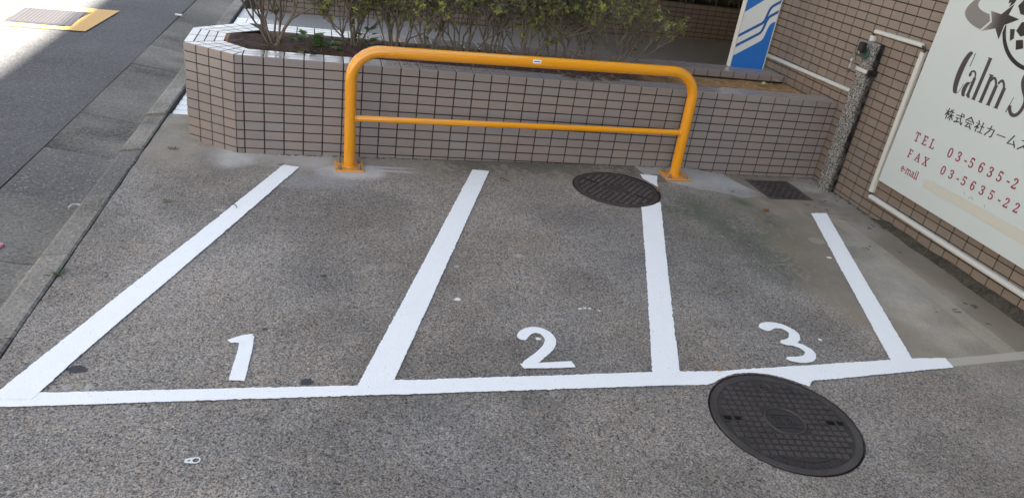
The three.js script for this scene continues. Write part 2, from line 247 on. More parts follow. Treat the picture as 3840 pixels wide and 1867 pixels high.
const tileBump = makeTex(256, 256, (i, j) => { const n = fbm(i / 9, j / 9, 3); return [n, n, n, n]; }).map; tileBump.colorSpace = THREE.NoColorSpace; tileBump.repeat.set(9, 9);
const tileSet = (cols, rough) => cols.map((c, k) => phy(c, rough + 0.05 * (k % 3 - 1), { bumpMap: tileBump, bumpScale: 0.00007 }));
const planterTiles = tileSet([[0.262, 0.233, 0.220], [0.257, 0.229, 0.217], [0.270, 0.236, 0.220], [0.263, 0.228, 0.214], [0.255, 0.234, 0.230], [0.275, 0.236, 0.217]], 0.2);
const wallTiles = tileSet([[0.215, 0.177, 0.146], [0.209, 0.174, 0.144], [0.220, 0.180, 0.149], [0.206, 0.174, 0.147], [0.218, 0.173, 0.145], [0.211, 0.180, 0.150]], 0.42);
const grout = std([0.028, 0.023, 0.021], 0.95), paleGrout = std([0.11, 0.105, 0.10], 0.95);

// ------------------------------------------------------------------ front planter
const quadAt = (f, u0, u1, v0, v1) => [f(u0, v0), f(u1, v0), f(u1, v1), f(u0, v1)];
const XR = 3.653;                                            // face of the building wall
{
  const pl = thing('planter', 'long grey-brown tiled planter behind the yellow barrier, filled with soil and bushes', 'planter');
  const out = [[0.058, 0], [-0.205, -0.186], [-0.205, -0.545], [0.065, -0.815], [XR, -0.815]], inn = [[0.12, -0.145], [-0.015, -0.282], [-0.02, -0.47], [0.15, -0.628], [XR, -0.628]];
  const ring = (o, i2, y0, y1) => { const s = new THREE.Shape(); s.moveTo(XR, -o[0][1]); for (const [x, z] of o) s.lineTo(x, -z); s.lineTo(XR, -i2[4][1]); for (let k = 3; k >= 0; k--) s.lineTo(i2[k][0], -i2[k][1]); s.lineTo(XR, -i2[0][1]); s.closePath(); return new THREE.ExtrudeGeometry(s, { depth: y1 - y0, bevelEnabled: false }).rotateX(-Math.PI / 2).translate(0, y0, 0); };
  const inw = out.map(([x, z], k) => [x + (k === 4 ? 0 : [0.0015, 0.004, 0.004, 0.0015][k]), z + [-0.004, -0.002, 0.002, 0.004, 0.004][k]]);
  part('core', ring(inw, inn, -0.1, CAP - 0.0042), grout, pl);
  const tiles = [], colX = (k) => k === 0 ? 0.058 : k * 0.1 + 0.0, rows = (h) => h === 0 ? CAP : 0.53 - 0.05 * h;
  const add = (c, o = {}, gap, t) => { const q = quadTile(c, gap, t); Object.assign(q, o); tiles.push(q); return q; };
  // front face
  for (let k = 0; k < 37; k++) { const x0 = colX(k), x1 = Math.min(colX(k + 1), XR); if (x1 - x0 < 0.02) continue; for (let h = 0; h < 11; h++) { if (k === 0 && h === 10) continue; add([V(x0, rows(h + 1), 0), V(x1, rows(h + 1), 0), V(x1, rows(h), 0), V(x0, rows(h), 0)], {}, 0.0064); } }
  // faces of the bevelled end and the left side
  const side = (a, b, n, gap) => { for (let k = 0; k < n; k++) for (let h = 0; h < 11; h++) { const p = (t, y) => V(a[0] + (b[0] - a[0]) * t, y, a[1] + (b[1] - a[1]) * t); add([p(k / n, rows(h + 1)), p((k + 1) / n, rows(h + 1)), p((k + 1) / n, rows(h)), p(k / n, rows(h))], {}, gap); } };
  side(out[1], out[0], 4, 0.0055); side(out[2], out[1], 4, 0.0055); side(out[3], out[2], 4, 0.0055);
  // rim: three courses of tiles laid flat, mitred at the bends
  const rim = (a, b, c, d, n, m) => { const f = (u, v) => { const p = [a[0] + (b[0] - a[0]) * u, a[1] + (b[1] - a[1]) * u], q = [d[0] + (c[0] - d[0]) * u, d[1] + (c[1] - d[1]) * u]; return V(p[0] + (q[0] - p[0]) * v, CAP, p[1] + (q[1] - p[1]) * v); };
    for (let k = 0; k < n; k++) for (let h = 0; h < m; h++) add(quadAt(f, k / n, (k + 1) / n, h / m, (h + 1) / m), {}, 0.0045); };
  rim(out[1], out[0], inn[0], inn[1], 4, 3); rim(out[2], out[1], inn[1], inn[2], 2, 4); rim(out[3], out[2], inn[2], inn[3], 4, 3);
  for (let k = 0; k < 37; k++) { const x0 = colX(k), x1 = Math.min(colX(k + 1), XR); if (x1 - x0 < 0.02) continue; for (let h = 0; h < 3; h++) { const z0 = -h * 0.0485, z1 = -(h + 1) * 0.0485, xa = (z) => k ? x0 : 0.058 - z * 0.43 * (z < 0 ? 1 : 0), A = Math.min(xa(z0), x1 - 0.02), B = Math.min(xa(z1), x1 - 0.01); add([V(A, CAP, z0), V(x1, CAP, z0), V(x1, CAP, z1), V(B, CAP, z1)], {}, 0.005); } }
  for (let k = 0; k < 36; k++) { const x0 = Math.max(0.16, 0.1 * k + 0.05), x1 = Math.min(0.1 * k + 0.15, XR); if (x1 - x0 < 0.02) continue;
    for (let h = 0; h < 4; h++) add([V(x0, CAP, -0.628 - 0.0467 * h), V(x1, CAP, -0.628 - 0.0467 * h), V(x1, CAP, -0.628 - 0.0467 * (h + 1)), V(x0, CAP, -0.628 - 0.0467 * (h + 1))], {}, 0.0045);
    add([V(x0, CAP - 0.047, -0.622), V(x1, CAP - 0.047, -0.622), V(x1, CAP, -0.622), V(x0, CAP, -0.622)], {}, 0.006); }
  addTiles(pl, tiles, planterTiles);
  // a broken corner tile shows its bed
  part('broken_corner', new RoundedBoxGeometry(0.034, 0.03, 0.01, 2, 0.003).translate(0.081, 0.012, -0.003), std([0.2, 0.195, 0.17], 0.95), pl, 'crumbling mortar where the bottom corner tile is missing');
  // soil: dark and rooty on the left, bare sandy earth on the right
  const soilTex = makeTex(1024, 256, (i, j) => { const x = i / 1024 * 3.7, z = j / 256 * 0.6, n = fbm(x * 9, z * 9, 4), f = fbm(x * 45, z * 45, 2), s = sm(2.2, 2.75, x + 0.5 * (n - 0.5)), v = 0.55 + 0.9 * f * (0.6 + 0.8 * n);
    return [(0.058 * (1 - s) + 0.29 * s) * v, (0.031 * (1 - s) + 0.17 * s) * v, (0.022 * (1 - s) + 0.075 * s) * v, f]; }, { bump: true });
  const pos = [], uv = [], idx = [], nx = 150, nz = 14;
  for (let j = 0; j <= nz; j++) for (let i = 0; i <= nx; i++) { const u = i / nx, w = j / nz, z = -0.14 - 0.5 * w, xl = -0.02 + 0.17 * Math.max(0, Math.abs(w - 0.5) * 2 - 0.35) / 0.65, x = xl + (XR - xl) * u;
    const rough = sm(2.9, 2.2, x) , dip = 0.022 + 0.034 * sm(2.2, 2.8, x) - 0.018 * sm(1.0, 0.4, Math.abs(w - 0.5) * 2) * (1 - sm(2.4, 3, x)); pos.push(x, CAP - dip + (0.012 + 0.03 * (1 - sm(2.2, 2.8, x))) * (fbm(x * 9, z * 9, 3) - 0.5), z); uv.push(x / 3.7, (z + 0.64) / 0.6); }
  for (let j = 0; j < nz; j++) for (let i = 0; i < nx; i++) { const p = j * (nx + 1) + i; idx.push(p, p + 1, p + nx + 1, p + 1, p + nx + 2, p + nx + 1); }
  part('soil', meshFrom(pos, uv, idx), texMat(soilTex, 1, 0.012), pl);
}

// ------------------------------------------------------------------ building
{
  const b = thing('building', 'brown tiled apartment building wall on the right with a company sign on it', 'building');
  part('core', merge([bx(XR + 0.0042, 3.9, -0.3, 1.62, -0.93, 2.2)]), grout, b);
  const up = std([0.22, 0.185, 0.155], 0.6);
  part('wall', merge([bx(XR, 12, 1.62, 8.95, -0.93, 16), bx(XR, 12, -0.3, 1.62, 2.2, 16), bx(3.9, 12, -0.3, 1.62, -0.93, 2.2), bx(XR, 12, 3.2, 8.95, -22, -0.93), bx(1.1, 12, 2.2, 3.2, -4.9, -0.95), bx(2.2, 12, -0.3, 8.6, 4.8, 16), bx(1.6, 12, -0.3, 4.4, -22, -4.9), bx(6.2, 12, -0.3, 2.5, -4.9, -0.93)]), up, b);  // also holds an unseen wing added behind the camera to block skylight
  const list = [], JY = (j) => 0.18 + 0.0497 * j, JZ = (i) => -0.79 + 0.0975 * i;
  for (let i = -2; i < 31; i++) for (let j = -5; j < 29; j++) { const z0 = Math.max(JZ(i), -0.93), z1 = Math.min(JZ(i + 1), 2.2), y0 = JY(j), y1 = JY(j + 1); if (z1 - z0 < 0.03) continue;
    const behind = z0 > 0.64 && y0 > 0.27, planted = z1 < 0 && y1 < 0.46; if (behind || planted) continue;
    list.push(Object.assign(quadTile([V(XR, y0, z0), V(XR, y0, z1), V(XR, y1, z1), V(XR, y1, z0)], 0.006), {})); }
  addTiles(b, list, wallTiles);
}
{ // dark mortar fillet at the foot of the wall
  const pos = [], uv = [], idx = [], N = 70;
  for (let k = 0; k <= N; k++) { const z = 0.62 + 1.7 * k / N, h = 0.03 + 0.018 * (fbm(z * 9, 3, 3) - 0.4) + 0.006 * k / N, w = (0.03 + 0.05 * fbm(z * 7, 8, 3)) * (0.6 + 0.5 * k / N), e = sm(0, 5, k); const g = gy(3.6, z);
    pos.push(XR - 0.001, g + h * e, z, XR - 0.012, g + h * e * 0.98, z, XR - w * 0.55, g + h * 0.55 * e, z, XR - w, g - 0.002, z); for (let q = 0; q < 4; q++) uv.push(q * 0.03, z); }
  for (let k = 0; k < N; k++) for (let q = 0; q < 3; q++) { const p = k * 4 + q; idx.push(p, p + 1, p + 4, p + 1, p + 5, p + 4); }
  const t = makeTex(256, 512, (i, j) => { const n = fbm(i / 30, j / 18, 3), f = vn(i / 3, j / 3), v = (0.5 + n) * (0.6 + 0.8 * f); return [0.052 * v, 0.045 * v, 0.033 * v, f]; }, { bump: true });
  struct('mortar_fillet', meshFrom(pos, uv, idx), texMat(t, 1, 0.006, { side: THREE.DoubleSide }), 'dark mossy mortar fillet along the foot of the tiled wall');
}
{ // second planter across the walkway with a clipped hedge on it
  const p2 = thing('planter', 'dim tiled planter wall across the walkway, under the dark hedge', 'planter');
  part('core', bx(-0.04, 6.2, -0.2, 0.50, -4.6, -4.0045), grout, p2);
  const list = []; for (let k = 0; k < 63; k++) for (let h = 0; h < 11; h++) { const x0 = -0.05 + k * 0.0985, y1 = 0.515 - h * 0.05; list.push(quadTile([V(x0, y1 - 0.05, -4), V(x0 + 0.0985, y1 - 0.05, -4), V(x0 + 0.0985, y1, -4), V(x0, y1, -4)], 0.007)); }
  for (let k = 0; k < 6; k++) for (let h = 0; h < 11; h++) { const z0 = -4 - k * 0.1, y1 = 0.515 - h * 0.05; list.push(quadTile([V(-0.05, y1 - 0.05, z0 - 0.1), V(-0.05, y1 - 0.05, z0), V(-0.05, y1, z0), V(-0.05, y1, z0 - 0.1)], 0.007)); }
  for (let k = 0; k < 63; k++) { const x0 = -0.05 + k * 0.0985; list.push(quadTile([V(x0, 0.515, -4), V(x0 + 0.0985, 0.515, -4), V(x0 + 0.0985, 0.515, -4.1), V(x0, 0.515, -4.1)], 0.006)); }
  addTiles(p2, list, wallTiles, 0);
}

// ------------------------------------------------------------------ paint
const paintTex = makeTex(512, 512, (i, j) => { const n = fbm(i / 60, j / 60, 3), f = vn(i / 2.5, j / 2.5), c = hsh(i >> 1, j >> 1); let v = 0.87 + 0.04 * (n - 0.5) + 0.05 * (f - 0.5) - 0.015 * sm(0.5, 0.75, n); if (c > 0.9990) v = 0.25; if (vn(i / 3 + 50, j / 3) > 0.965) v *= 0.8; return [v * 0.985, v * 0.995, v, f]; }, { bump: true });
for (const t of [paintTex.map, paintTex.bump]) t.repeat.set(1.6, 1.6);
const paintMat = texMat(paintTex, 0.55, 0.0005);
const jag = (x, z, k) => (0.0018 + 0.0045 * vn(x * 9 + k * 5, z * 9)) * (vn(x * 170 + k * 31, z * 170 + 5) + 0.6 * vn(x * 60 + k * 3, z * 60) - 0.8) + 0.0018 * (vn(x * 17 + k * 11, z * 17) - 0.5);
function ribbon(L, R, eps = 0.004, jit = 1) { // L, R: matching edge polylines [x, z]; a thin coat of paint with ragged edges
  const pos = [], uv = [], idx = [], dense = (P) => { const o = []; for (let k = 0; k < L.length - 1; k++) { const m = Math.max(1, Math.ceil(Math.hypot(L[k + 1][0] - L[k][0], L[k + 1][1] - L[k][1]) / 0.006)); for (let q = 0; q < m; q++) o.push([P[k][0] + (P[k + 1][0] - P[k][0]) * q / m, P[k][1] + (P[k + 1][1] - P[k][1]) * q / m]); } o.push(P[P.length - 1]); return o; };
  const LL = dense(L), RR = dense(R), N = LL.length - 1, M = 6;
  for (let a = 0; a <= N; a++) { const l = LL[a], r = RR[a], w = Math.hypot(l[0] - r[0], l[1] - r[1]) || 1, d = [(r[0] - l[0]) / w, (r[1] - l[1]) / w], jl = jit * jag(l[0], l[1], 1), jr = jit * jag(r[0], r[1], 2), endj = (a === 0 || a === N) ? 1 : 0;
    const A = [l[0] - d[0] * jl, l[1] - d[1] * jl], B = [r[0] + d[0] * jr, r[1] + d[1] * jr];
    for (let m = 0; m <= M; m++) { const t = m / M; let x = A[0] + (B[0] - A[0]) * t, z = A[1] + (B[1] - A[1]) * t; if (endj) { const q = 0.006 * (vn(x * 50, z * 50) - 0.5) * jit; x += q * d[1]; z += q; } for (const h of HOLES) { const dx = x - h[4], dz = z - h[5], dd = Math.hypot(dx, dz), lim = h[6] + 0.007 + 0.004 * (vn(x * 90, z * 90) - 0.5); if (dd < lim && dd > 0.1) { x = h[4] + dx / dd * lim; z = h[5] + dz / dd * lim; } } pos.push(x, gy(x, z) + eps, z); uv.push(x, z); } }
  const q = M + 1; for (let a = 0; a < N; a++) for (let m = 0; m < M; m++) { const p = a * q + m; idx.push(p, p + q, p + 1, p + 1, p + q, p + q + 1); }
  const g = meshFrom(pos, uv, idx); const nn = g.attributes.normal; if (nn.getY(2) < 0) { g.setIndex(idx.reduce((s, _, k) => (k % 3 === 0 ? s.push(idx[k], idx[k + 2], idx[k + 1]) : 0, s), [])); g.computeVertexNormals(); }
  return g;
}
const line = (L, R, label, eps) => single('painted_line', ribbon(L, R, eps), paintMat, label, 'painted line');
line([[-0.41, 2.006], [-0.29, 2.018], [0.15, 2.026], [0.6, 2.034], [0.72, 2.013], [1.2, 2.0145], [1.633, 2.013], [1.81, 2.018], [1.86, 2.019], [1.92, 2.0195], [2.0, 2.013], [2.08, 2.01], [2.15, 2.009], [2.21, 2.005], [2.24, 2.004], [2.4, 1.997], [2.69, 1.982], [2.80, 1.977], [2.955, 1.982]], [[-0.38, 2.077], [-0.2, 2.079], [0.15, 2.081], [0.6, 2.084], [0.72, 2.086], [1.2, 2.089], [1.633, 2.091], [1.81, 2.096], [1.86, 2.079], [1.92, 2.0505], [2.0, 2.037], [2.08, 2.0486], [2.15, 2.082], [2.212, 2.13], [2.243, 2.096], [2.4, 2.086], [2.69, 2.064], [2.80, 2.057], [2.94, 2.046]], 'long white line running across below the painted numbers 1, 2 and 3', 0.004);
line([[0.303, 0.165], [-0.2, 1.462], [-0.36, 1.885], [-0.418, 2.035]], [[0.384, 0.190], [-0.098, 1.466], [-0.246, 1.858], [-0.310, 2.05]], 'white slanting line at the left, nearest the kerb', 0.0047);
line([[1.317, 0.153], [0.958, 1.094], [0.588, 2.062]], [[1.411, 0.167], [1.064, 1.089], [0.704, 2.045]], 'white slanting line between the painted numbers 1 and 2', 0.0047);
line([[2.158, 0.612], [1.893, 1.333], [1.762, 1.68], [1.620, 2.045]], [[2.296, 0.553], [2.000, 1.333], [1.868, 1.68], [1.730, 2.045]], 'white slanting line from the small manhole cover down between numbers 2 and 3', 0.0047);
line([[3.246, 0.585], [2.962, 1.286], [2.82, 1.64], [2.667, 2.025]], [[3.356, 0.578], [3.085, 1.244], [2.935, 1.62], [2.775, 2.018]], 'white slanting line right of the painted number 3', 0.0047);
line([[2.338, 0.142], [2.337, 0.165], [2.331, 0.2], [2.328, 0.215]], [[2.440, 0.166], [2.425, 0.21], [2.39, 0.29], [2.372, 0.342]], 'short white paint stub between the small manhole cover and the planter', 0.0048);
function stroke(pts, name, label) { // brush stroke with rounded ends: pts [x, z, width]
  const c = new THREE.CatmullRomCurve3(pts.map((p) => V(p[0], p[2], p[1])), false, 'centripetal'), N = 60, L = [], R = [];
  for (let k = 0; k <= N; k++) { const p = c.getPoint(k / N), t = c.getTangent(k / N), l = Math.hypot(t.x, t.z) || 1, cap = Math.min(1, Math.sqrt(Math.max(0.02, 1 - Math.pow(1 - Math.min(1, Math.min(k, N - k) / 4), 2)))), w = p.y / 2 * cap; L.push([p.x - t.z / l * w, p.z + t.x / l * w]); R.push([p.x + t.z / l * w, p.z - t.x / l * w]); }
  return ribbon(L, R, 0.004, 0.55);
}
{
  single('painted_number', merge([ribbon([[0.223, 1.787], [0.222, 1.83], [0.216, 1.90], [0.209, 1.985]], [[0.268, 1.742], [0.268, 1.81], [0.263, 1.90], [0.257, 1.992]], 0.004, 0.6), ribbon([[0.183, 1.768], [0.2, 1.757], [0.228, 1.741], [0.262, 1.734]], [[0.198, 1.786], [0.212, 1.784], [0.226, 1.788], [0.262, 1.775]], 0.0048, 0.5)]), paintMat, 'white painted figure one, a slim upright stroke with a flag at its top', 'painted number');
  const two = stroke([[1.213, 1.80, 0.03], [1.210, 1.775, 0.042], [1.232, 1.748, 0.042], [1.270, 1.734, 0.038], [1.302, 1.755, 0.042], [1.311, 1.800, 0.043], [1.289, 1.848, 0.043], [1.245, 1.895, 0.040], [1.195, 1.940, 0.042], [1.170, 1.958, 0.032]]);
  single('painted_number', merge([two, ribbon([[1.158, 1.942], [1.22, 1.941], [1.29, 1.939], [1.352, 1.936]], [[1.166, 1.972], [1.22, 1.973], [1.29, 1.975], [1.356, 1.974]], 0.0048, 0.7)]), paintMat, 'white painted figure two with a flat foot in the middle bay', 'painted number');
  single('painted_number', merge([stroke([[2.240, 1.762, 0.042], [2.262, 1.738, 0.055], [2.300, 1.727, 0.046], [2.342, 1.742, 0.04], [2.362, 1.785, 0.043], [2.340, 1.825, 0.043], [2.300, 1.846, 0.034], [2.262, 1.852, 0.026]]), stroke([[2.268, 1.858, 0.022], [2.310, 1.862, 0.03], [2.342, 1.884, 0.04], [2.350, 1.922, 0.043], [2.325, 1.955, 0.044], [2.280, 1.967, 0.042], [2.222, 1.957, 0.03]]).translate(0, 0.0006, 0)]), paintMat, 'white painted figure three in the bay above the large manhole cover', 'painted number');
}

// ------------------------------------------------------------------ yellow barrier
{
  const bY = gy(1.598, 0.16), b = thing('barrier', 'yellow tubular steel barrier bolted down in front of the tiled planter', 'barrier', [1.598, bY, 0.16]); b.rotation.z = 0.0165;
  const ye = phy([0.76, 0.312, 0.003], 0.24, { clearcoat: 1, clearcoatRoughness: 0.05 }), pale = phy([0.66, 0.29, 0.05], 0.42, { clearcoat: 0.3, clearcoatRoughness: 0.3 }), steel = std([0.30, 0.29, 0.27], 0.38, { metalness: 0.7 });
  const HW = 0.958, H = 0.627, Rb = 0.152, path = new THREE.CurvePath();
  class Arc extends THREE.Curve { constructor(cx, cy, r, a0, a1) { super(); Object.assign(this, { cx, cy, r, a0, a1 }); } getPoint(t, o = new THREE.Vector3()) { const a = this.a0 + (this.a1 - this.a0) * t; return o.set(this.cx + this.r * Math.cos(a), this.cy + this.r * Math.sin(a), 0); } }
  path.add(new THREE.LineCurve3(V(-HW, 0.005, 0), V(-HW, H - Rb, 0))); path.add(new Arc(-HW + Rb, H - Rb, Rb, Math.PI, Math.PI / 2)); path.add(new THREE.LineCurve3(V(-HW + Rb, H, 0), V(HW - Rb, H, 0))); path.add(new Arc(HW - Rb, H - Rb, Rb, Math.PI / 2, 0)); path.add(new THREE.LineCurve3(V(HW, H - Rb, 0), V(HW, 0.005, 0)));
  part('frame_tube', new THREE.TubeGeometry(path, 260, 0.0303, 28, false), ye, b);
  part('middle_rail', new THREE.CylinderGeometry(0.0168, 0.0168, 2 * HW - 0.05, 24).rotateZ(Math.PI / 2).translate(0, 0.274, 0), ye, b);
  for (const s of [-1, 1]) {
    part('weld', new THREE.TorusGeometry(0.0185, 0.0045, 8, 24).rotateY(Math.PI / 2).translate(s * (HW - 0.029), 0.274, 0), ye, b);
    const p = part('base_plate', new RoundedBoxGeometry(0.151, 0.0095, 0.149, 2, 0.002).translate(s * HW + (s > 0 ? 0.002 : 0), 0.0052, 0), pale, b);
    p.add(part('weld_ring', new THREE.TorusGeometry(0.0315, 0.0055, 8, 32).rotateX(Math.PI / 2).translate(s * HW, 0.0115, 0), pale, p));
    for (const i of [-1, 1]) for (const k of [-1, 1]) {
      const hgt = i < 0 && k < 0 && s < 0 ? 0.044 : 0.024, x = s * HW + i * 0.052, z = k * 0.05;
      part('anchor_bolt', merge([new THREE.CylinderGeometry(0.0058, 0.0058, hgt, 12).translate(x, 0.01 + hgt / 2, z), new THREE.CylinderGeometry(0.003, 0.0052, 0.004, 12).translate(x, 0.012 + hgt, z), new THREE.CylinderGeometry(0.0098, 0.0098, 0.009, 6).rotateY(i + k).translate(x, 0.0165, z), new THREE.CylinderGeometry(0.0125, 0.0125, 0.0022, 20).translate(x, 0.0112, z)]), steel, p);
    }
  }
  const cv = document.createElement('canvas'); cv.width = 128; cv.height = 48; const g = cv.getContext('2d'); g.fillStyle = '#dfe6ea'; g.fillRect(0, 0, 128, 48); g.fillStyle = '#2a62b0'; g.fillRect(12, 18, 104, 12); g.fillStyle = '#174684'; for (let k = 0; k < 12; k++) g.fillRect(16 + k * 8.4, 16, 4, 15);
  const ct = new THREE.CanvasTexture(cv); ct.colorSpace = THREE.SRGBColorSpace;
  const st = new THREE.CylinderGeometry(0.0307, 0.0307, 0.046, 12, 1, true, Math.PI / 2 - 0.32, 0.64); // small curved sticker on the top tube
  st.rotateZ(Math.PI / 2); const pp = st.attributes.position, uu = st.attributes.uv; for (let k = 0; k < pp.count; k++) { const a = Math.atan2(pp.getZ(k), pp.getY(k)); uu.setXY(k, pp.getX(k) / 0.046 + 0.5, 0); }
  { const pos = [], uv = [], idx = []; for (let a = 0; a <= 8; a++) for (let e = 0; e <= 1; e++) { const t = 0.02 + a / 8 * 0.6; pos.push(0.0 + (e - 0.5) * 0.046, H + 0.0306 * Math.sin(t), 0.0306 * Math.cos(t)); uv.push(e, a / 8); } for (let a = 0; a < 8; a++) idx.push(a * 2, a * 2 + 1, a * 2 + 2, a * 2 + 1, a * 2 + 3, a * 2 + 2);
    part('sticker', meshFrom(pos, uv, idx), new THREE.MeshStandardMaterial({ map: ct, roughness: 0.4, side: THREE.DoubleSide }), b, 'small white sticker with a blue bar'); }
}

// ------------------------------------------------------------------ iron covers and drain grate
const ironTex = makeTex(512, 512, (i, j) => { const n = fbm(i / 70, j / 70, 3), f = vn(i / 3, j / 3), w = fbm(i / 24 + 9, j / 24, 3), v = 0.7 + 0.6 * n + 0.35 * (f - 0.5); return [0.064 * v * (0.95 + 0.2 * w), 0.058 * v, 0.057 * v, f]; }, { bump: true });
for (const t of [ironTex.map, ironTex.bump]) t.repeat.set(2, 2);
const ironMat = texMat(ironTex, 0.5, 0.0012, { metalness: 0.35 }), shadeGrimeMat = std([0.033, 0.030, 0.029], 0.95), dustyMat = texMat(ironTex, 0.75, 0.0012, { color: lin(0.85, 0.82, 0.78) });  // groove shade is painted into the dark recess colour, along with dirt
const uvXZ = (g) => { const p = g.attributes.position, u = new Float32Array(p.count * 2); for (let k = 0; k < p.count; k++) { u[2 * k] = p.getX(k); u[2 * k + 1] = p.getZ(k); } g.setAttribute('uv', new THREE.BufferAttribute(u, 2)); return g; };
const lathe = (pts, n = 72) => uvXZ(new THREE.LatheGeometry(pts.map(([r, y]) => new THREE.Vector2(r, y)), n));
const bar = (x0, z0, x1, z1, w, h, y) => { const l = Math.hypot(x1 - x0, z1 - z0); return new THREE.BoxGeometry(l, h, w).rotateY(-Math.atan2(z1 - z0, x1 - x0)).translate((x0 + x1) / 2, y + h / 2, (z0 + z1) / 2); };
function cover(c, r, rot, rough, lower, label, big) {
  const t = thing('manhole_cover', label, 'manhole cover', [c[0], gy(c[0], c[1]) - 0.0058, c[1]]); t.rotation.y = -rot;
  part('frame_ring', lathe([[r + 0.007, -0.03], [r + 0.006, 0.003], [r - 0.0005, 0.004], [r - 0.001, -0.012], [r - 0.0045, -0.012]]), ironMat, t);
  part('lid', lathe([[r - 0.0032, -0.02], [r - 0.004, 0.0062], [r - 0.006, 0.0072], [r - 0.026, 0.0078], [r - 0.0285, 0.0056]]), ironMat, t);
  const pk = big ? 0.185 : 0.152, hw = big ? 0.031 : 0.029, hh = big ? 0.0115 : 0.0085, fs = new THREE.Shape(); fs.absarc(0, 0, r - 0.028, 0, Math.PI * 2, false);
  for (const q of [-1, 1]) fs.holes.push(new THREE.Path([[-hw, -hh], [-hw, hh], [hw, hh], [hw, -hh]].map(([a, c2]) => new THREE.Vector2(q * pk + a, c2))));
  part('lid_floor', new THREE.ShapeGeometry(fs, 48).rotateX(-Math.PI / 2).translate(0, 0.0056, 0), shadeGrimeMat, t);
  const px = big ? 0.0272 : 0.0315, pz = big ? 0.0272 : 0.0315, R = r - 0.0305, br = [], pick = big ? 0.185 : 0.152;
  for (let i = -12; i <= 12; i++) for (let j = -12; j <= 12; j++) {
    const x = i * px + (big ? 0 : 0), z = j * pz; const d = Math.hypot(x, z); if (d > R - 0.010) continue; if (d < (big ? 0.078 : 0.066)) continue;
    if (Math.abs(Math.abs(x) - pick) < 0.045 && Math.abs(z) < 0.017) continue;
    if (big && Math.hypot(x, z + 0.178) < 0.036) continue; if (big && z > 0.165 && d > R - 0.04) continue;
    const w = px - (big ? 0.0052 : 0.0105), l = pz - (big ? 0.0052 : 0.0105); const g = new THREE.BoxGeometry(w, 0.0042, l); const p = g.attributes.position; for (let k = 0; k < p.count; k++) if (p.getY(k) > 0) { p.setX(k, p.getX(k) * 0.86); p.setZ(k, p.getZ(k) * 0.84); } g.computeVertexNormals();
    br.push(uvXZ(g.translate(x, 0.0056 + 0.0019, z)));
  }
  const tr = part('tread_pattern', merge(br), ironMat, t); tr.userData.kind = 'stuff';
  for (const s of [-1, 1]) {
    const d = 0.03, w0 = s * pick - hw, w1 = s * pick + hw, e = 0.002;       // a real pocket through the lid
    part('pick_hole', merge([bx(w0 - e, w1 + e, -d - e, -d, -hh - e, hh + e), bx(w0 - e, w0, -d, 0.0055, -hh, hh), bx(w1, w1 + e, -d, 0.0055, -hh, hh), bx(w0 - e, w1 + e, -d, 0.0055, -hh - e, -hh), bx(w0 - e, w1 + e, -d, 0.0055, hh, hh + e)]), shadeGrimeMat, t);
    if (big) part('pick_rim', merge([bx(s * pick - 0.036, s * pick + 0.036, 0.0056, 0.0095, -0.0165, -0.0118), bx(s * pick - 0.036, s * pick + 0.036, 0.0056, 0.0095, 0.0118, 0.0165), bx(s * pick - 0.004, s * pick + 0.004, 0.0058, 0.008, -0.0116, 0.0116)]), ironMat, t);
  }
  if (big) {
    part('centre_ring', merge([lathe([[0.071, 0.005], [0.0705, 0.0098], [0.066, 0.0098], [0.0655, 0.005]]), bar(-0.056, -0.032, 0.056, -0.032, 0.005, 0.003, 0.0058), bar(-0.056, 0.032, 0.056, 0.032, 0.005, 0.003, 0.0058)]), ironMat, t);
    const S = 0.042, ch = (ox, st) => st.map(([a, b, c2, d]) => bar(ox + (a - 0.5) * S, (b - 0.5) * S, ox + (c2 - 0.5) * S, (d - 0.5) * S, 0.0042, 0.0034, 0.0058));
    const rain = [[0.08, 0.06, 0.92, 0.06], [0.12, 0.3, 0.12, 0.97], [0.12, 0.3, 0.88, 0.3], [0.88, 0.3, 0.88, 0.97], [0.5, 0.08, 0.5, 0.97], [0.26, 0.46, 0.36, 0.54], [0.26, 0.7, 0.36, 0.78], [0.64, 0.46, 0.74, 0.54], [0.64, 0.7, 0.74, 0.78]], water = [[0.5, 0.02, 0.5, 0.97], [0.5, 0.95, 0.38, 0.86], [0.1, 0.3, 0.4, 0.3], [0.4, 0.3, 0.1, 0.82], [0.85, 0.2, 0.58, 0.42], [0.54, 0.4, 0.95, 0.85]];
    part('raised_lettering', merge([...ch(-0.026, rain), ...ch(0.026, water)]), ironMat, t).userData.kind = 'stuff';
    part('maker_mark', merge([lathe([[0.0245, 0.005], [0.024, 0.009], [0.0205, 0.009], [0.02, 0.005]], 32), bar(-0.012, -0.008, 0.012, -0.008, 0.004, 0.003, 0.0058), bar(-0.012, 0.006, 0.012, 0.006, 0.004, 0.003, 0.0058), bar(0, -0.014, 0, 0.014, 0.004, 0.003, 0.0058)]).translate(0, 0, -0.178), ironMat, t).userData.kind = 'stuff';
    const arc = []; for (let k = 0; k < 22; k++) { const a = 1.0 + 1.15 * k / 21 , r0 = R - 0.026, r1 = R - 0.006; if (k % 3 !== 2) arc.push(bar(Math.cos(a) * r0, Math.sin(a) * r0, Math.cos(a + (k % 2 ? 0.03 : -0.012)) * r1, Math.sin(a + (k % 2 ? 0.03 : -0.012)) * r1, 0.0036, 0.0028, 0.0058)); if (k % 4 === 1) arc.push(bar(Math.cos(a) * r1, Math.sin(a) * r1, Math.cos(a + 0.045) * r1, Math.sin(a + 0.045) * r1, 0.0036, 0.0028, 0.0058)); }
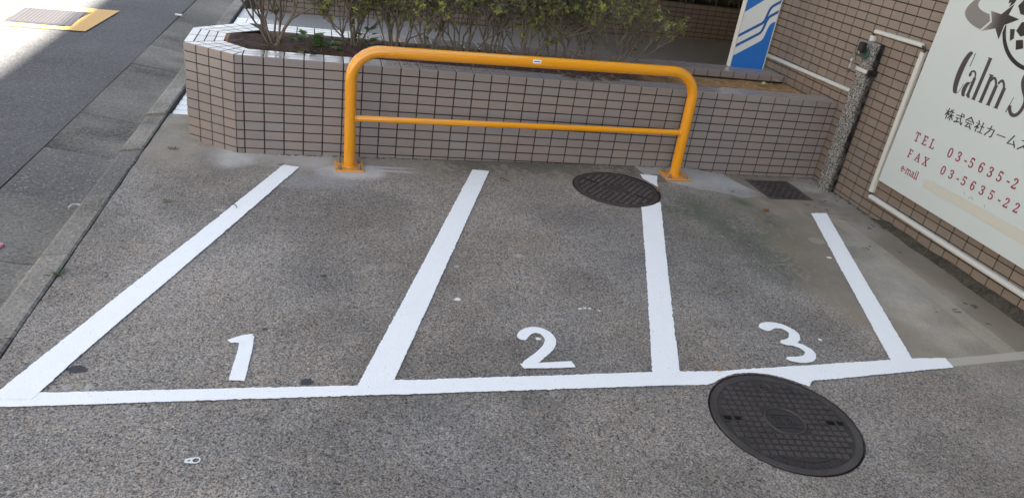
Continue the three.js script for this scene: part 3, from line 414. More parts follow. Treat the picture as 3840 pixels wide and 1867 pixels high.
    for (let k = 0; k < 20; k++) { const a = 0.93 + 1.28 * k / 20, r0 = R - 0.032; arc.push(bar(Math.cos(a) * r0, Math.sin(a) * r0, Math.cos(a + 0.066) * r0, Math.sin(a + 0.066) * r0, 0.003, 0.0028, 0.0058)); }
    part('raised_rim_mark', merge(arc), ironMat, t).userData.kind = 'stuff';
  } else {
    part('centre_boss', merge([lathe([[0.06, 0.005], [0.059, 0.0085], [0.052, 0.0085], [0.051, 0.0062], [0, 0.0062]], 40), bar(-0.03, -0.02, 0.03, -0.02, 0.005, 0.002, 0.0062), bar(-0.03, 0.005, 0.03, 0.005, 0.005, 0.002, 0.0062), bar(0, -0.035, 0, 0.035, 0.005, 0.002, 0.0062)]), ironMat, t).userData.kind = 'stuff';
  }
  return t;
}
cover([2.0026, 2.2988], 0.2565, 0.148, 0.5, 0.0, 'large round iron manhole cover below the white base line at bottom right', true);
cover([2.106, 0.372], 0.2475, 0.75, 0.6, 0.0, 'smaller round iron manhole cover near the right foot of the yellow barrier', false);
{ // drain grate over a pit
  const y = gy(3.25, 0.23) + 0.001, cx = (GR.x0 + GR.x1) / 2, cz = (GR.z0 + GR.z1) / 2, t = thing('drain_grate', 'square rusty iron drain grate in the corner by the stone tap post', 'drain grate', [cx, y, cz]);
  const W = GR.x1 - GR.x0 - 0.006, D = GR.z1 - GR.z0 - 0.006, s = new THREE.Shape(); s.moveTo(-W / 2, -D / 2); s.lineTo(W / 2, -D / 2); s.lineTo(W / 2, D / 2); s.lineTo(-W / 2, D / 2); s.closePath();
  for (let j = 0; j < 10; j++) for (let i = 0; i < 6; i++) { const x = -W / 2 + 0.018 + (i + (j % 2 ? 0.55 : 0.05)) * 0.0445, z = -D / 2 + 0.022 + j * 0.0272, w = 0.034, h = 0.0165; if (x + w > W / 2 - 0.008) continue; const p = new THREE.Path(); p.moveTo(x, z); p.lineTo(x, z + h); p.lineTo(x + w, z + h); p.lineTo(x + w, z); p.closePath(); s.holes.push(p); }
  part('grating', uvXZ(new THREE.ExtrudeGeometry(s, { depth: 0.014, bevelEnabled: false }).rotateX(Math.PI / 2)), dustyMat, t);
  const o = 0.003; part('pit', merge([bx(-W / 2 - o, W / 2 + o, -0.3, -0.28, -D / 2 - o, D / 2 + o), bx(-W / 2 - o - 0.03, -W / 2 - o, -0.28, -0.002, -D / 2, D / 2), bx(W / 2 + o, W / 2 + o + 0.03, -0.28, -0.002, -D / 2, D / 2), bx(-W / 2, W / 2, -0.28, -0.002, -D / 2 - o - 0.03, -D / 2 - o), bx(-W / 2, W / 2, -0.28, -0.002, D / 2 + o, D / 2 + o + 0.03)]), std([0.06, 0.055, 0.05], 1), t);
}
{ // square cover on the sunlit road with a yellow painted border
  const t = thing('manhole_cover', 'square grey cover in the sunlit road at top left', 'manhole cover', [-1.636, 0.0085, -2.86]); t.rotation.y = 0.05;
  part('frame', bx(-0.225, 0.225, -0.004, 0.0045, -0.285, 0.285), std([0.045, 0.042, 0.05], 0.6), t);
  const st = []; for (let i = 0; i < 14; i++) for (let j = 0; j < 20; j++) st.push(bx(-0.185 + i * 0.0265, -0.185 + i * 0.0265 + 0.017, 0.0045, 0.009, -0.262 + j * 0.0265, -0.262 + j * 0.0265 + 0.016));
  part('tread_pattern', merge(st), std([0.082, 0.077, 0.082], 0.6), t).userData.kind = 'stuff';
  const y = phy([0.64, 0.38, 0.115], 0.7), f = [[-1.98, -2.43], [-1.265, -2.462], [-1.205, -3.34], [-1.93, -3.31]], s = new THREE.Shape(f.map(([a, c]) => new THREE.Vector2(a, -c))); s.holes.push(new THREE.Path([[-1.875, -2.565], [-1.435, -2.56], [-1.385, -3.16], [-1.845, -3.13]].map(([a, c]) => new THREE.Vector2(a, -c))));
  single('painted_border', new THREE.ShapeGeometry(s).rotateX(-Math.PI / 2).translate(0, 0.0095, 0), y, 'yellow painted border around the square cover in the road', 'painted border');
}

// ------------------------------------------------------------------ stone tap post, trims, signs on the wall
{
  const terrazzo = makeTex(512, 512, (i, j) => { const x = i / 512, y = j / 512, c = 118; let best = 9, id = 0; const X = x * c, Y = y * c; for (let a = -1; a <= 1; a++) for (let b = -1; b <= 1; b++) { const p = Math.floor(X) + a, q = Math.floor(Y) + b, pw = (p + c) % c, qw = (q + c) % c, d = (p + hsh(pw, qw) - X) ** 2 + (q + hsh(pw + 99, qw + 7) - Y) ** 2; if (d < best) { best = d; id = hsh(pw + 3, qw + 41); } } const v = id < 0.42 ? 0.045 + 0.05 * id : id < 0.7 ? 0.19 + 0.2 * (id - 0.42) : 0.34 + 0.22 * (id - 0.7); const fx = x * 0.5 + 0.012 * (vn(y * 22, 3) - 0.5) + 0.008 * (vn(y * 90, 8) - 0.5), shadeGrime = fx > 0.288 && fx < 0.345 ? sm(0.288, 0.295, fx) : 0, q = v * (1 - shadeGrime * 0.8 * (0.6 + 0.8 * vn(x * 30, y * 14))); return [q, q * 0.985, q * 0.93, id]; }, { bump: true });  // viewer-side face darkened in the texture: painted shade plus grime
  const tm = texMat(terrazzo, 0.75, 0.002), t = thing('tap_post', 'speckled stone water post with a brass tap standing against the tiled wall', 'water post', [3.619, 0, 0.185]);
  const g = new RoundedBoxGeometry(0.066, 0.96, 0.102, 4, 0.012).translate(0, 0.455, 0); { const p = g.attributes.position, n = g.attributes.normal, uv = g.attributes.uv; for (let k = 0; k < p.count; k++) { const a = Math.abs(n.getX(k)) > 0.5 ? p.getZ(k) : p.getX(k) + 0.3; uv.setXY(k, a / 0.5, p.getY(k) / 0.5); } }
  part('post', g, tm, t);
  const brass = std([0.30, 0.31, 0.27], 0.35, { metalness: 0.8 }), blk = std([0.012, 0.012, 0.013], 0.6), green = std([0.05, 0.12, 0.10], 0.6, { metalness: 0.2 }), chrome = std([0.75, 0.74, 0.72], 0.15, { metalness: 1 }), white = std([0.62, 0.64, 0.62], 0.45);
  const tap = new THREE.Group(); tap.name = numbered('tap'); tap.position.set(-0.034, 0.87, -0.015); t.add(tap);
  part('rosette', new THREE.CylinderGeometry(0.03, 0.032, 0.012, 20).rotateZ(Math.PI / 2).translate(-0.005, -0.002, 0.005), green, tap);
  part('valve_body', merge([new THREE.CylinderGeometry(0.011, 0.011, 0.06, 14).rotateZ(Math.PI / 2).translate(-0.035, -0.005, 0), new THREE.SphereGeometry(0.015, 14, 10).translate(-0.05, -0.006, 0), new THREE.CylinderGeometry(0.01, 0.012, 0.05, 14).rotateZ(0.25).translate(-0.07, -0.028, 0)]), brass, tap);
  part('rubber_cover', new RoundedBoxGeometry(0.036, 0.06, 0.04, 3, 0.009).translate(-0.036, 0.028, 0), blk, tap);
  part('spout', merge([new THREE.CylinderGeometry(0.0125, 0.0125, 0.014, 16).translate(-0.077, -0.046, 0), new THREE.CylinderGeometry(0.014, 0.013, 0.012, 16).translate(-0.077, -0.062, 0), new THREE.CylinderGeometry(0.0095, 0.0095, 0.03, 14).translate(-0.077, -0.082, 0)]), chrome, tap);
  part('hose_nozzle', new THREE.CylinderGeometry(0.0085, 0.009, 0.026, 14).translate(-0.077, -0.107, 0), std([0.05, 0.07, 0.065], 0.5), tap);
  part('clamp_band', merge([bx(-0.037, -0.030, 0.762, 0.782, -0.055, 0.05), bx(-0.037, 0.03, 0.764, 0.780, -0.056, -0.05)]), white, t, 'white band around the post');
  part('tape_wrap', new RoundedBoxGeometry(0.075, 0.034, 0.022, 2, 0.005).translate(0.004, 0.765, 0.05), blk, t, 'black tape on the band');
}
{ // white half-round trims that carried neon tubes: each its own length
  const trimMat = phy([0.56, 0.58, 0.55], 0.4), wire = std([0.035, 0.022, 0.018], 0.6);
  const trim = (y0, z0, y1, z1, w, label) => { const L = Math.hypot(y1 - y0, z1 - z0), s = new THREE.Shape(); s.moveTo(-w / 2, 0); s.lineTo(w / 2, 0); s.quadraticCurveTo(w / 2, w * 0.6, w * 0.18, w * 0.72); s.lineTo(-w * 0.18, w * 0.72); s.quadraticCurveTo(-w / 2, w * 0.6, -w / 2, 0);
    const g = new THREE.ExtrudeGeometry(s, { depth: L, bevelEnabled: false, curveSegments: 6 }); const d = V(0, y1 - y0, z1 - z0).normalize(), out = V(-1, 0, 0), xa = out.clone().cross(d); g.applyMatrix4(new THREE.Matrix4().makeBasis(xa, out, d)); const m = single('wall_trim', g, trimMat, label, 'wall trim'); m.position.set(XR - 0.001, y0, z0); return m; };
  trim(0.606, -0.89, 0.619, 0.12, 0.026, 'white plastic trim running from the blue sign to the stone post');
  trim(0.987, 0.118, 0.993, 0.517, 0.026, 'white plastic trim on the wall above the stone post');
  trim(0.145, 0.540, 0.962, 0.536, 0.034, 'upright white plastic trim beside the company sign');
  trim(0.116, 0.545, 0.099, 2.1, 0.030, 'white plastic trim low on the wall under the company sign');
  trim(0.88, 0.121, 0.963, 0.118, 0.036, 'short white plastic trim stub just above the stone post');
  const cord = (p, label) => single('cable', new THREE.TubeGeometry(new THREE.CatmullRomCurve3(p.map((q) => V(...q))), 20, 0.005, 6), wire, label, 'cable');
  cord([[XR - 0.012, 0.99, 0.516], [XR - 0.014, 0.985, 0.535], [XR - 0.012, 0.972, 0.541], [XR - 0.012, 0.96, 0.538]], 'short dark cable joining the trims at the top corner by the company sign');
  cord([[XR - 0.01, 0.147, 0.540], [XR - 0.012, 0.135, 0.541], [XR - 0.01, 0.118, 0.547]], 'short dark cable joining the trims at the bottom corner by the company sign');
  cord([[XR - 0.01, 0.962, 0.118], [XR - 0.013, 0.976, 0.113], [XR - 0.01, 0.986, 0.12]], 'short dark cable joining the trims above the stone post');
}
const canvasTex = (w, h, draw) => { const c = document.createElement('canvas'); c.width = w; c.height = h; draw(c.getContext('2d')); const t = new THREE.CanvasTexture(c); t.colorSpace = THREE.SRGBColorSpace; return t; };
{ // company sign: local x along the wall towards the viewer, y up
  const W = 1.9, H = 1.5, K = 760, t = thing('company_sign', 'large white company sign with red phone numbers on the tiled wall', 'sign', [XR - 0.028, 0.238, 0.592]); t.rotation.set(0, -Math.PI / 2, 0); t.rotateZ(-0.0155);
  const tex = canvasTex(Math.round(W * K), Math.round(H * K), (g) => {
    g.fillStyle = '#dde6e8'; g.fillRect(0, 0, W * K, H * K);
    g.setTransform(K, 0, 0, -K, 0, H * K);                                       // metres, y up
    const P = (z, y) => { const u = z - 0.592, v = y - 0.238; return [u - 0.0155 * v, v + 0.0155 * u]; };
    const poly = (pts, f) => { g.fillStyle = f; g.beginPath(); pts.forEach((p, k) => g[k ? 'lineTo' : 'moveTo'](...P(...p))); g.closePath(); g.fill(); };
    // emblem: swoosh, star, globe lattice
    const c = '#8b8788'; g.fillStyle = c; g.beginPath(); g.moveTo(...P(0.866, 1.150)); g.bezierCurveTo(...P(0.80, 1.155), ...P(0.735, 1.185), ...P(0.733, 1.215)); g.bezierCurveTo(...P(0.735, 1.26), ...P(0.79, 1.30), ...P(0.85, 1.33)); g.lineTo(...P(0.84, 1.31)); g.bezierCurveTo(...P(0.775, 1.275), ...P(0.77, 1.235), ...P(0.884, 1.226)); g.lineTo(...P(0.902, 1.197)); g.closePath(); g.fill();
    const gr = g.createLinearGradient(...P(0.88, 1.2), ...P(1.03, 1.22)); gr.addColorStop(0, '#a09c9c'); gr.addColorStop(0.55, '#3a3537'); gr.addColorStop(1, '#171416');
    const star = [[1.056, 1.235], [0.990, 1.196], [0.991, 1.129], [0.948, 1.172], [0.872, 1.143], [0.914, 1.196], [0.884, 1.243], [0.948, 1.238], [0.998, 1.295], [0.990, 1.243]];
    g.strokeStyle = '#1d191b'; g.lineWidth = 0.018; g.beginPath(); { const q = P(1.205, 1.262); g.arc(q[0], q[1], 0.222, 0, 7); } g.stroke();
    const blocks = [[[1.02, 1.29], [1.06, 1.36], [1.16, 1.36], [1.12, 1.255], [1.05, 1.258]], [[1.075, 1.225], [1.11, 1.238], [1.15, 1.19], [1.10, 1.165], [1.065, 1.185]], [[1.03, 1.185], [1.055, 1.19], [1.07, 1.15], [1.055, 1.135]], [[1.085, 1.145], [1.12, 1.155], [1.14, 1.12], [1.105, 1.105]], [[0.96, 1.37], [0.98, 1.30], [0.965, 1.29], [0.94, 1.36]]]; for (const b2 of blocks) poly(b2, '#262224');
    poly([...star.map(([z, y]) => [0.955 + (z - 0.955) * 1.16, 1.205 + (y - 1.205) * 1.16])], '#dde6e8'); poly(star, gr);
    // tall narrow lettering
    const ink = '#4b4346', rectm = (z0, z1, y0, y1) => poly([[z0, y0], [z1, y0], [z1, y1], [z0, y1]], ink), B = 0.832;
    const ell = (z, y, rx, ry, f) => { g.fillStyle = f; g.beginPath(); const q = P(z, y); g.ellipse(q[0], q[1], rx, ry, 0, 0, 7); g.fill(); };
    ell(0.867, B + 0.104, 0.035, 0.107, ink); ell(0.8845, B + 0.104, 0.019, 0.1, '#dde6e8'); poly([[0.878, B + 0.055], [0.91, B + 0.055], [0.91, B + 0.145], [0.878, B + 0.145]], '#dde6e8'); poly([[0.891, B + 0.142], [0.896, B + 0.142], [0.898, B + 0.208], [0.893, B + 0.208]], ink); g.strokeStyle = ink; g.lineWidth = 0.0025; g.beginPath(); g.moveTo(...P(0.872, B - 0.001)); g.quadraticCurveTo(...P(0.893, B + 0.003), ...P(0.897, B + 0.056)); g.stroke();
    rectm(0.940, 0.958, B + 0.006, B + 0.1); poly([[0.942, B + 0.02], [0.956, B + 0.02], [0.966, B + 0.006], [0.963, B], [0.95, B]], ink); g.lineWidth = 0.009; g.beginPath(); g.moveTo(...P(0.949, B + 0.098)); g.quadraticCurveTo(...P(0.946, B + 0.128), ...P(0.926, B + 0.127)); g.quadraticCurveTo(...P(0.912, B + 0.124), ...P(0.912, B + 0.108)); g.stroke(); ell(0.915, B + 0.107, 0.0085, 0.011, ink); ell(0.923, B + 0.034, 0.021, 0.037, ink); ell(0.934, B + 0.034, 0.007, 0.03, '#dde6e8'); g.lineWidth = 0.004; g.beginPath(); g.moveTo(...P(0.926, B + 0.068)); g.quadraticCurveTo(...P(0.938, B + 0.073), ...P(0.945, B + 0.082)); g.stroke();
    rectm(0.981, 1.001, B, B + 0.208); rectm(0.977, 1.004, B, B + 0.003); poly([[0.976, B + 0.208], [0.998, B + 0.208], [0.998, B + 0.204], [0.976, B + 0.204]], ink);
    for (const z of [1.028, 1.076, 1.124]) { rectm(z - 0.001, z + 0.0185, B, z > 1.03 ? B + 0.1 : B + 0.138); rectm(z - 0.006, z + 0.021, B, B + 0.003); } poly([[1.02, B + 0.138], [1.043, B + 0.138], [1.043, B + 0.134], [1.02, B + 0.134]], ink);
    g.lineWidth = 0.012; for (const z of [1.043, 1.091]) { g.beginPath(); g.moveTo(...P(z, B + 0.108)); g.quadraticCurveTo(...P(z + 0.014, B + 0.15), ...P(z + 0.040, B + 0.098)); g.stroke(); }
    g.lineWidth = 0.017; g.beginPath(); g.moveTo(...P(1.272, B + 0.178)); g.bezierCurveTo(...P(1.25, B + 0.23), ...P(1.195, B + 0.20), ...P(1.212, B + 0.15)); g.bezierCurveTo(...P(1.235, B + 0.1), ...P(1.27, B + 0.1), ...P(1.268, B + 0.05)); g.bezierCurveTo(...P(1.265, B - 0.015), ...P(1.215, B - 0.015), ...P(1.200, B + 0.035)); g.stroke(); poly([[1.19, B], [1.196, B], [1.203, B + 0.075], [1.2, B + 0.075]], ink); poly([[1.272, B + 0.14], [1.276, B + 0.14], [1.28, B + 0.208], [1.275, B + 0.208]], ink);
    for (const z of [1.32, 1.40, 1.47]) rectm(z, z + 0.015, B, B + 0.135);
    // Japanese company name, drawn stroke by stroke
    const KJ = [
      [[.02, .3, .44, .3], [.23, .04, .23, .96], [.22, .32, .03, .66], [.25, .36, .42, .58], [.56, .08, .47, .3], [.5, .23, .94, .23], [.44, .48, .99, .48], [.71, .03, .71, .97], [.69, .5, .45, .86], [.73, .5, .99, .84]],
      [[.05, .3, .96, .24], [.8, .04, .9, .15], [.1, .53, .52, .5], [.31, .52, .31, .86], [.05, .92, .57, .8], [.6, .04, .66, .5], [.66, .5, .8, .86], [.8, .86, .95, .95], [.95, .95, .97, .76]],
      [[.5, .02, .05, .42], [.5, .02, .97, .42], [.3, .37, .7, .37], [.14, .56, .87, .56], [.47, .58, .24, .9], [.2, .91, .8, .86], [.65, .7, .87, .97]],
      [[.2, .02, .3, .13], [.05, .26, .4, .26], [.4, .26, .05, .66], [.24, .46, .24, .97], [.29, .5, .42, .62], [.53, .4, .96, .4], [.74, .06, .74, .92], [.46, .93, 1, .93]],
      [[.1, .32, .86, .28], [.86, .28, .8, .85], [.8, .85, .66, .93], [.45, .05, .42, .45], [.42, .45, .1, .93]], [[.06, .5, .94, .47]],
      [[.5, .06, .14, .82], [.14, .82, .86, .74], [.64, .5, .94, .92]], [[.12, .15, .76, .13], [.76, .13, .42, .6], [.42, .6, .06, .92], [.5, .54, .88, .92], [.84, 0, .9, .1], [.96, -.04, 1.02, .06]]];
    g.strokeStyle = '#1c1a1b'; g.lineCap = 'round'; KJ.forEach((st, k) => { const z = 0.862 + 0.0668 * k, y = 0.753 - 0.0002 * k, s = 0.056; for (const [a, b2, c2, d] of st) { g.lineWidth = Math.abs(b2 - d) < 0.08 ? 0.004 : 0.0062; g.beginPath(); g.moveTo(...P(z + a * s, y - b2 * s)); g.lineTo(...P(z + c2 * s, y - d * s)); g.stroke(); } });
    // phone lines
    const txt = (s, z, y, h, sxx, col) => { const q = P(z, y); g.save(); g.transform(sxx * h / 71, 0, 0, -h / 71, q[0], q[1]); g.font = '100px serif'; g.fillStyle = g.strokeStyle = col; g.lineWidth = 3.2; g.fillText(s, 0, 0); g.strokeText(s, 0, 0); g.restore(); }, red = '#8c1524';
    [['T', .727], ['E', .786], ['L', .842], ['0', .972], ['3', 1.030], ['-', 1.086], ['5', 1.117], ['6', 1.178], ['3', 1.236], ['5', 1.294], ['-', 1.353], ['2', 1.383]].forEach(([s, z]) => txt(s, z, 0.5285, 0.047, 0.88, red));
    [['F', .725], ['A', .782], ['X', .842], ['0', .974], ['3', 1.031], ['-', 1.086], ['5', 1.118], ['6', 1.177], ['3', 1.236], ['5', 1.294], ['-', 1.352], ['2', 1.386], ['2', 1.444]].forEach(([s, z]) => txt(s, z, 0.4335, 0.045, 0.88, red));
    txt('e-mail', 0.717, 0.347, 0.040, 0.80, '#9a2c38');
    g.strokeStyle = '#8a8a84'; g.lineWidth = 0.0025; for (const [z, y] of [[1.213, 0.388]]) { g.beginPath(); const q = P(z, y); g.arc(q[0], q[1], 0.013, 0.2, 3.3); g.stroke(); } for (const [z, y] of [[0.965, 0.382], [1.165, 0.41], [1.30, 0.40]]) { g.beginPath(); g.moveTo(...P(z, y)); g.lineTo(...P(z + 0.004, y - 0.012)); g.stroke(); }
  });
  part('panel', new RoundedBoxGeometry(W, H, 0.022, 2, 0.002).translate(W / 2, H / 2, 0.0), phy([0.66, 0.71, 0.69], 0.4), t);
  part('face', new THREE.PlaneGeometry(W - 0.004, H - 0.004).translate(W / 2, H / 2, 0.0135), new THREE.MeshPhysicalMaterial({ map: tex, color: lin(0.73, 0.755, 0.74), roughness: 0.42 }), t);
  const tp = new THREE.Shape(); const Q = (z, y) => [z - 0.592 - 0.0155 * (y - 0.238), y - 0.238 + 0.0155 * (z - 0.592)]; [[0.908, 0.372], [0.93, 0.377], [1.2, 0.38], [1.55, 0.378], [1.9, 0.37], [1.9, 0.318], [1.56, 0.323], [1.2, 0.332], [0.912, 0.334]].forEach((p, k) => tp[k ? 'lineTo' : 'moveTo'](...Q(...p)));
  part('tape_strip', new THREE.ExtrudeGeometry(tp, { depth: 0.0012, bevelEnabled: false }).translate(0, 0, 0.0142), std([0.52, 0.525, 0.465], 0.6), t, 'yellowed tape pasted over the last line');
}
{ // blue and white sign standing on the rear rim
  const W = 0.275, H = 1.25, K = 700, t = thing('standing_sign', 'tall white and blue sign with wavy stripes standing behind the planter', 'sign', [3.298, CAP, -0.79]);
  const tex = canvasTex(Math.round(0.265 * K), Math.round(H * K), (g) => {
    g.fillStyle = '#dfe5e2'; g.fillRect(0, 0, 400, H * K); g.setTransform(K, 0, 0, -K, 0, H * K); const P = (x, y) => [x - 3.305, y - 0.535], blue = '#2a74c8';
    const wave = (pts) => { g.moveTo(...P(...pts[0])); g.lineTo(...P(...pts[1])); g.bezierCurveTo(...P(...pts[2]), ...P(...pts[3]), ...P(...pts[4])); g.lineTo(...P(...pts[5])); };
    g.fillStyle = blue; g.beginPath(); wave([[3.29, 0.602], [3.492, 0.728], [3.527, 0.752], [3.507, 0.830], [3.545, 0.858], [3.60, 0.886]]); g.lineTo(...P(3.60, 0.4)); g.lineTo(...P(3.29, 0.4)); g.closePath(); g.fill();
    g.strokeStyle = '#2b5fa5'; g.lineWidth = 0.019; for (const d of [0, 0.069]) { g.beginPath(); wave([[3.29, 0.672 + d], [3.462, 0.776 + d], [3.503, 0.803 + d], [3.478, 0.872 + d], [3.518, 0.903 + d], [3.61, 0.962 + d]]); g.stroke(); }
    g.fillStyle = '#2f74c4'; g.beginPath(); g.moveTo(...P(3.29, 0.9)); g.lineTo(...P(3.60, 1.12)); g.lineTo(...P(3.60, 2)); g.lineTo(...P(3.29, 2)); g.closePath(); g.fill();
  });
  part('frame', merge([new RoundedBoxGeometry(0.008, H, 0.046, 2, 0.002).translate(0.004, H / 2, -0.02), new RoundedBoxGeometry(0.008, H, 0.046, 2, 0.002).translate(W - 0.004, H / 2, -0.02)]), phy([0.60, 0.62, 0.58], 0.4), t);
  part('cabinet', bx(0.0083, W - 0.0083, 0, H, -0.04, 0.0015), std([0.5, 0.52, 0.5], 0.5), t);
  part('face', new THREE.PlaneGeometry(W - 0.017, H).translate(W / 2, H / 2, 0.0028), new THREE.MeshPhysicalMaterial({ map: tex, roughness: 0.35 }), t);
}

// ------------------------------------------------------------------ plants
const barkMat = new THREE.MeshStandardMaterial({ color: lin(0.16, 0.135, 0.112), roughness: 0.95 });
const leafMat = new THREE.MeshPhysicalMaterial({ vertexColors: true, roughness: 0.75, transmission: 0.3, thickness: 0, side: THREE.DoubleSide });
class Leaves { constructor() { this.p = []; this.c = []; this.u = []; }
  leaf(o, dir, up, len, wid, col) { const side = dir.clone().cross(up).normalize(), n = side.clone().cross(dir).normalize(), m = o.clone().addScaledVector(dir, len * 0.45), tip = o.clone().addScaledVector(dir, len).addScaledVector(n, -len * 0.12), l = m.clone().addScaledVector(side, wid / 2).addScaledVector(n, wid * 0.16), r = m.clone().addScaledVector(side, -wid / 2).addScaledVector(n, wid * 0.16);
    for (const q of [o, l, tip, o, tip, r]) { this.p.push(q.x, q.y, q.z); this.c.push(...col); this.u.push(0, 0); } }
  geo() { const g = new THREE.BufferGeometry(); g.setAttribute('position', new THREE.Float32BufferAttribute(this.p, 3)); g.setAttribute('color', new THREE.Float32BufferAttribute(this.c, 3)); g.setAttribute('uv', new THREE.Float32BufferAttribute(this.u, 2)); g.computeVertexNormals(); return g; } }
class Tubes { constructor() { this.p = []; this.i = []; }
  seg(a, b, ra, rb) { const d = b.clone().sub(a).normalize(), s = Math.abs(d.y) < 0.9 ? V(0, 1, 0) : V(1, 0, 0), u = d.clone().cross(s).normalize(), v = d.clone().cross(u), n = 5, o = this.p.length / 3; for (const [c, r] of [[a, ra], [b, rb]]) for (let k = 0; k < n; k++) { const t = k / n * Math.PI * 2; this.p.push(c.x + (u.x * Math.cos(t) + v.x * Math.sin(t)) * r, c.y + (u.y * Math.cos(t) + v.y * Math.sin(t)) * r, c.z + (u.z * Math.cos(t) + v.z * Math.sin(t)) * r); } for (let k = 0; k < n; k++) { const l = (k + 1) % n; this.i.push(o + k, o + n + k, o + l, o + l, o + n + k, o + n + l); } }
  geo() { return meshFrom(this.p, new Array(this.p.length / 3 * 2).fill(0), this.i); } }
const rv = () => V(rr(-1, 1), rr(-1, 1), rr(-1, 1)).normalize();
const GREENS = [[0.095, 0.135, 0.03], [0.115, 0.145, 0.036], [0.07, 0.105, 0.03], [0.25, 0.28, 0.045], [0.30, 0.31, 0.06], [0.12, 0.105, 0.05]], REDS = [[0.10, 0.05, 0.03], [0.085, 0.062, 0.03]];
function shrub(x, z, label, { stems = 5, spread = 0.5, leafy = 1, lean = 0, r0 = 0.0075, h = 0.62, low = 0.10, s = 1 } = {}) {
  seed = Math.round(s * 7919 + x * 1000);
  const t = thing('shrub', label, 'shrub', [x, CAP - 0.05, z], null); const T = new Tubes(), L = new Leaves();
  const whorl = (p, d, n, len) => { const top = rnd() < 0.34; for (let k = 0; k < n; k++) { const a = k / n * 6.283 + rr(0, 1), e = d.clone().cross(Math.abs(d.y) < 0.9 ? V(0, 1, 0) : V(1, 0, 0)).normalize(), f = d.clone().cross(e), out = e.multiplyScalar(Math.cos(a)).addScaledVector(f, Math.sin(a)), dir = d.clone().multiplyScalar(rr(0.2, 0.9)).add(out).normalize(); const c = rnd() < 0.09 ? REDS[(rnd() * 2) | 0] : top ? GREENS[3 + ((rnd() * 2) | 0)] : GREENS[(rnd() * 6) | 0], v = rr(0.75, 1.25); L.leaf(p.clone().addScaledVector(d, rr(-0.004, 0.002)), dir, d.clone().add(V(0, 0.8, 0)).normalize(), len * rr(0.9, 1.5), len * rr(0.45, 0.62), c.map((q) => q * v)); } };
  const grow = (p, d, len, r, depth) => {
    let a = p.clone(), dir = d.clone(); const n = 3; for (let k = 0; k < n; k++) { dir.addScaledVector(rv(), 0.2).addScaledVector(V(0, 1, 0), 0.05).normalize(); const b = a.clone().addScaledVector(dir, len / n), ra = r * (1 - 0.3 * k / n), rb = r * (1 - 0.3 * (k + 1) / n); T.seg(a, b, ra, rb); a = b;
      if (depth >= 1 && a.y > low && rnd() < 0.17 * leafy) whorl(a, dir.clone().add(rv().multiplyScalar(0.7)).normalize(), 3, 0.016);
      if (depth >= 1 && k < n && rnd() < 0.75) { const sd = dir.clone().add(rv().multiplyScalar(0.9)).normalize(), e = a.clone().addScaledVector(sd, rr(0.025, 0.05)); T.seg(a, e, 0.0012, 0.0008); if (rnd() < leafy * 0.3) whorl(e, sd, 6, 0.021); } }
    if (depth >= 4 || a.y > h) { if (rnd() < leafy * 0.62) whorl(a, dir, 8, 0.023); return; }
    const kids = rnd() < 0.45 ? 3 : 2; for (let k = 0; k < kids; k++) grow(a, dir.clone().addScaledVector(rv(), 0.62).addScaledVector(V(0, 1, 0), 0.16).normalize(), len * rr(0.62, 0.88), r * 0.66, depth + 1);
  };
  for (let k = 0; k < stems; k++) { const a = k / stems * 6.283 + rr(-0.5, 0.5), q = rr(0.25, 1) * spread; grow(V(0.02 * Math.cos(a), 0, 0.015 * Math.sin(a)), V(Math.cos(a) * q + lean, 1, Math.sin(a) * q * 0.55).normalize(), rr(0.13, 0.2), r0 * rr(0.7, 1.15), 0); }
  part('stem', T.geo(), barkMat, t); if (L.p.length) { const f = part('foliage', L.geo(), leafMat, t); } return t;
}
shrub(0.23, -0.40, 'leftmost shrub, sparse with thick bare trunks, at the rounded end of the planter', { stems: 8, spread: 0.95, leafy: 0.8, lean: -0.22, r0: 0.010, low: 0.08, s: 1 });
shrub(0.66, -0.42, 'leafy shrub in the planter behind the left bend of the yellow barrier', { stems: 9, spread: 0.6, leafy: 0.85, s: 2 });
shrub(0.90, -0.42, 'dense shrub in the planter, second to the right of the barrier left bend', { stems: 9, spread: 0.55, leafy: 0.9, s: 3 });
shrub(1.30, -0.42, 'yellow-green shrub in the planter behind the left half of the top rail', { stems: 9, spread: 0.7, leafy: 0.9, s: 4 });
shrub(1.09, -0.38, 'brownish shrub between the two leafy shrubs left of the rail sticker', { stems: 6, spread: 0.55, leafy: 0.6, s: 9 });
shrub(1.50, -0.44, 'olive shrub standing just left of the rail sticker', { stems: 6, spread: 0.6, leafy: 0.7, s: 10 });
shrub(1.70, -0.40, 'dense green shrub in the planter behind the sticker on the top rail', { stems: 8, spread: 0.7, leafy: 0.95, s: 5 });
shrub(1.93, -0.42, 'shrub with crossing bare branches just right of the rail sticker', { stems: 6, spread: 0.75, leafy: 0.7, r0: 0.008, s: 6 });
shrub(2.12, -0.45, 'thin shrub in the planter, third from the right end of the row', { stems: 5, spread: 0.5, leafy: 0.6, s: 7 });
shrub(2.30, -0.42, 'rightmost shrub, sparse with pale bare twigs leaning right', { stems: 6, spread: 0.65, leafy: 0.5, lean: 0.22, s: 8 });
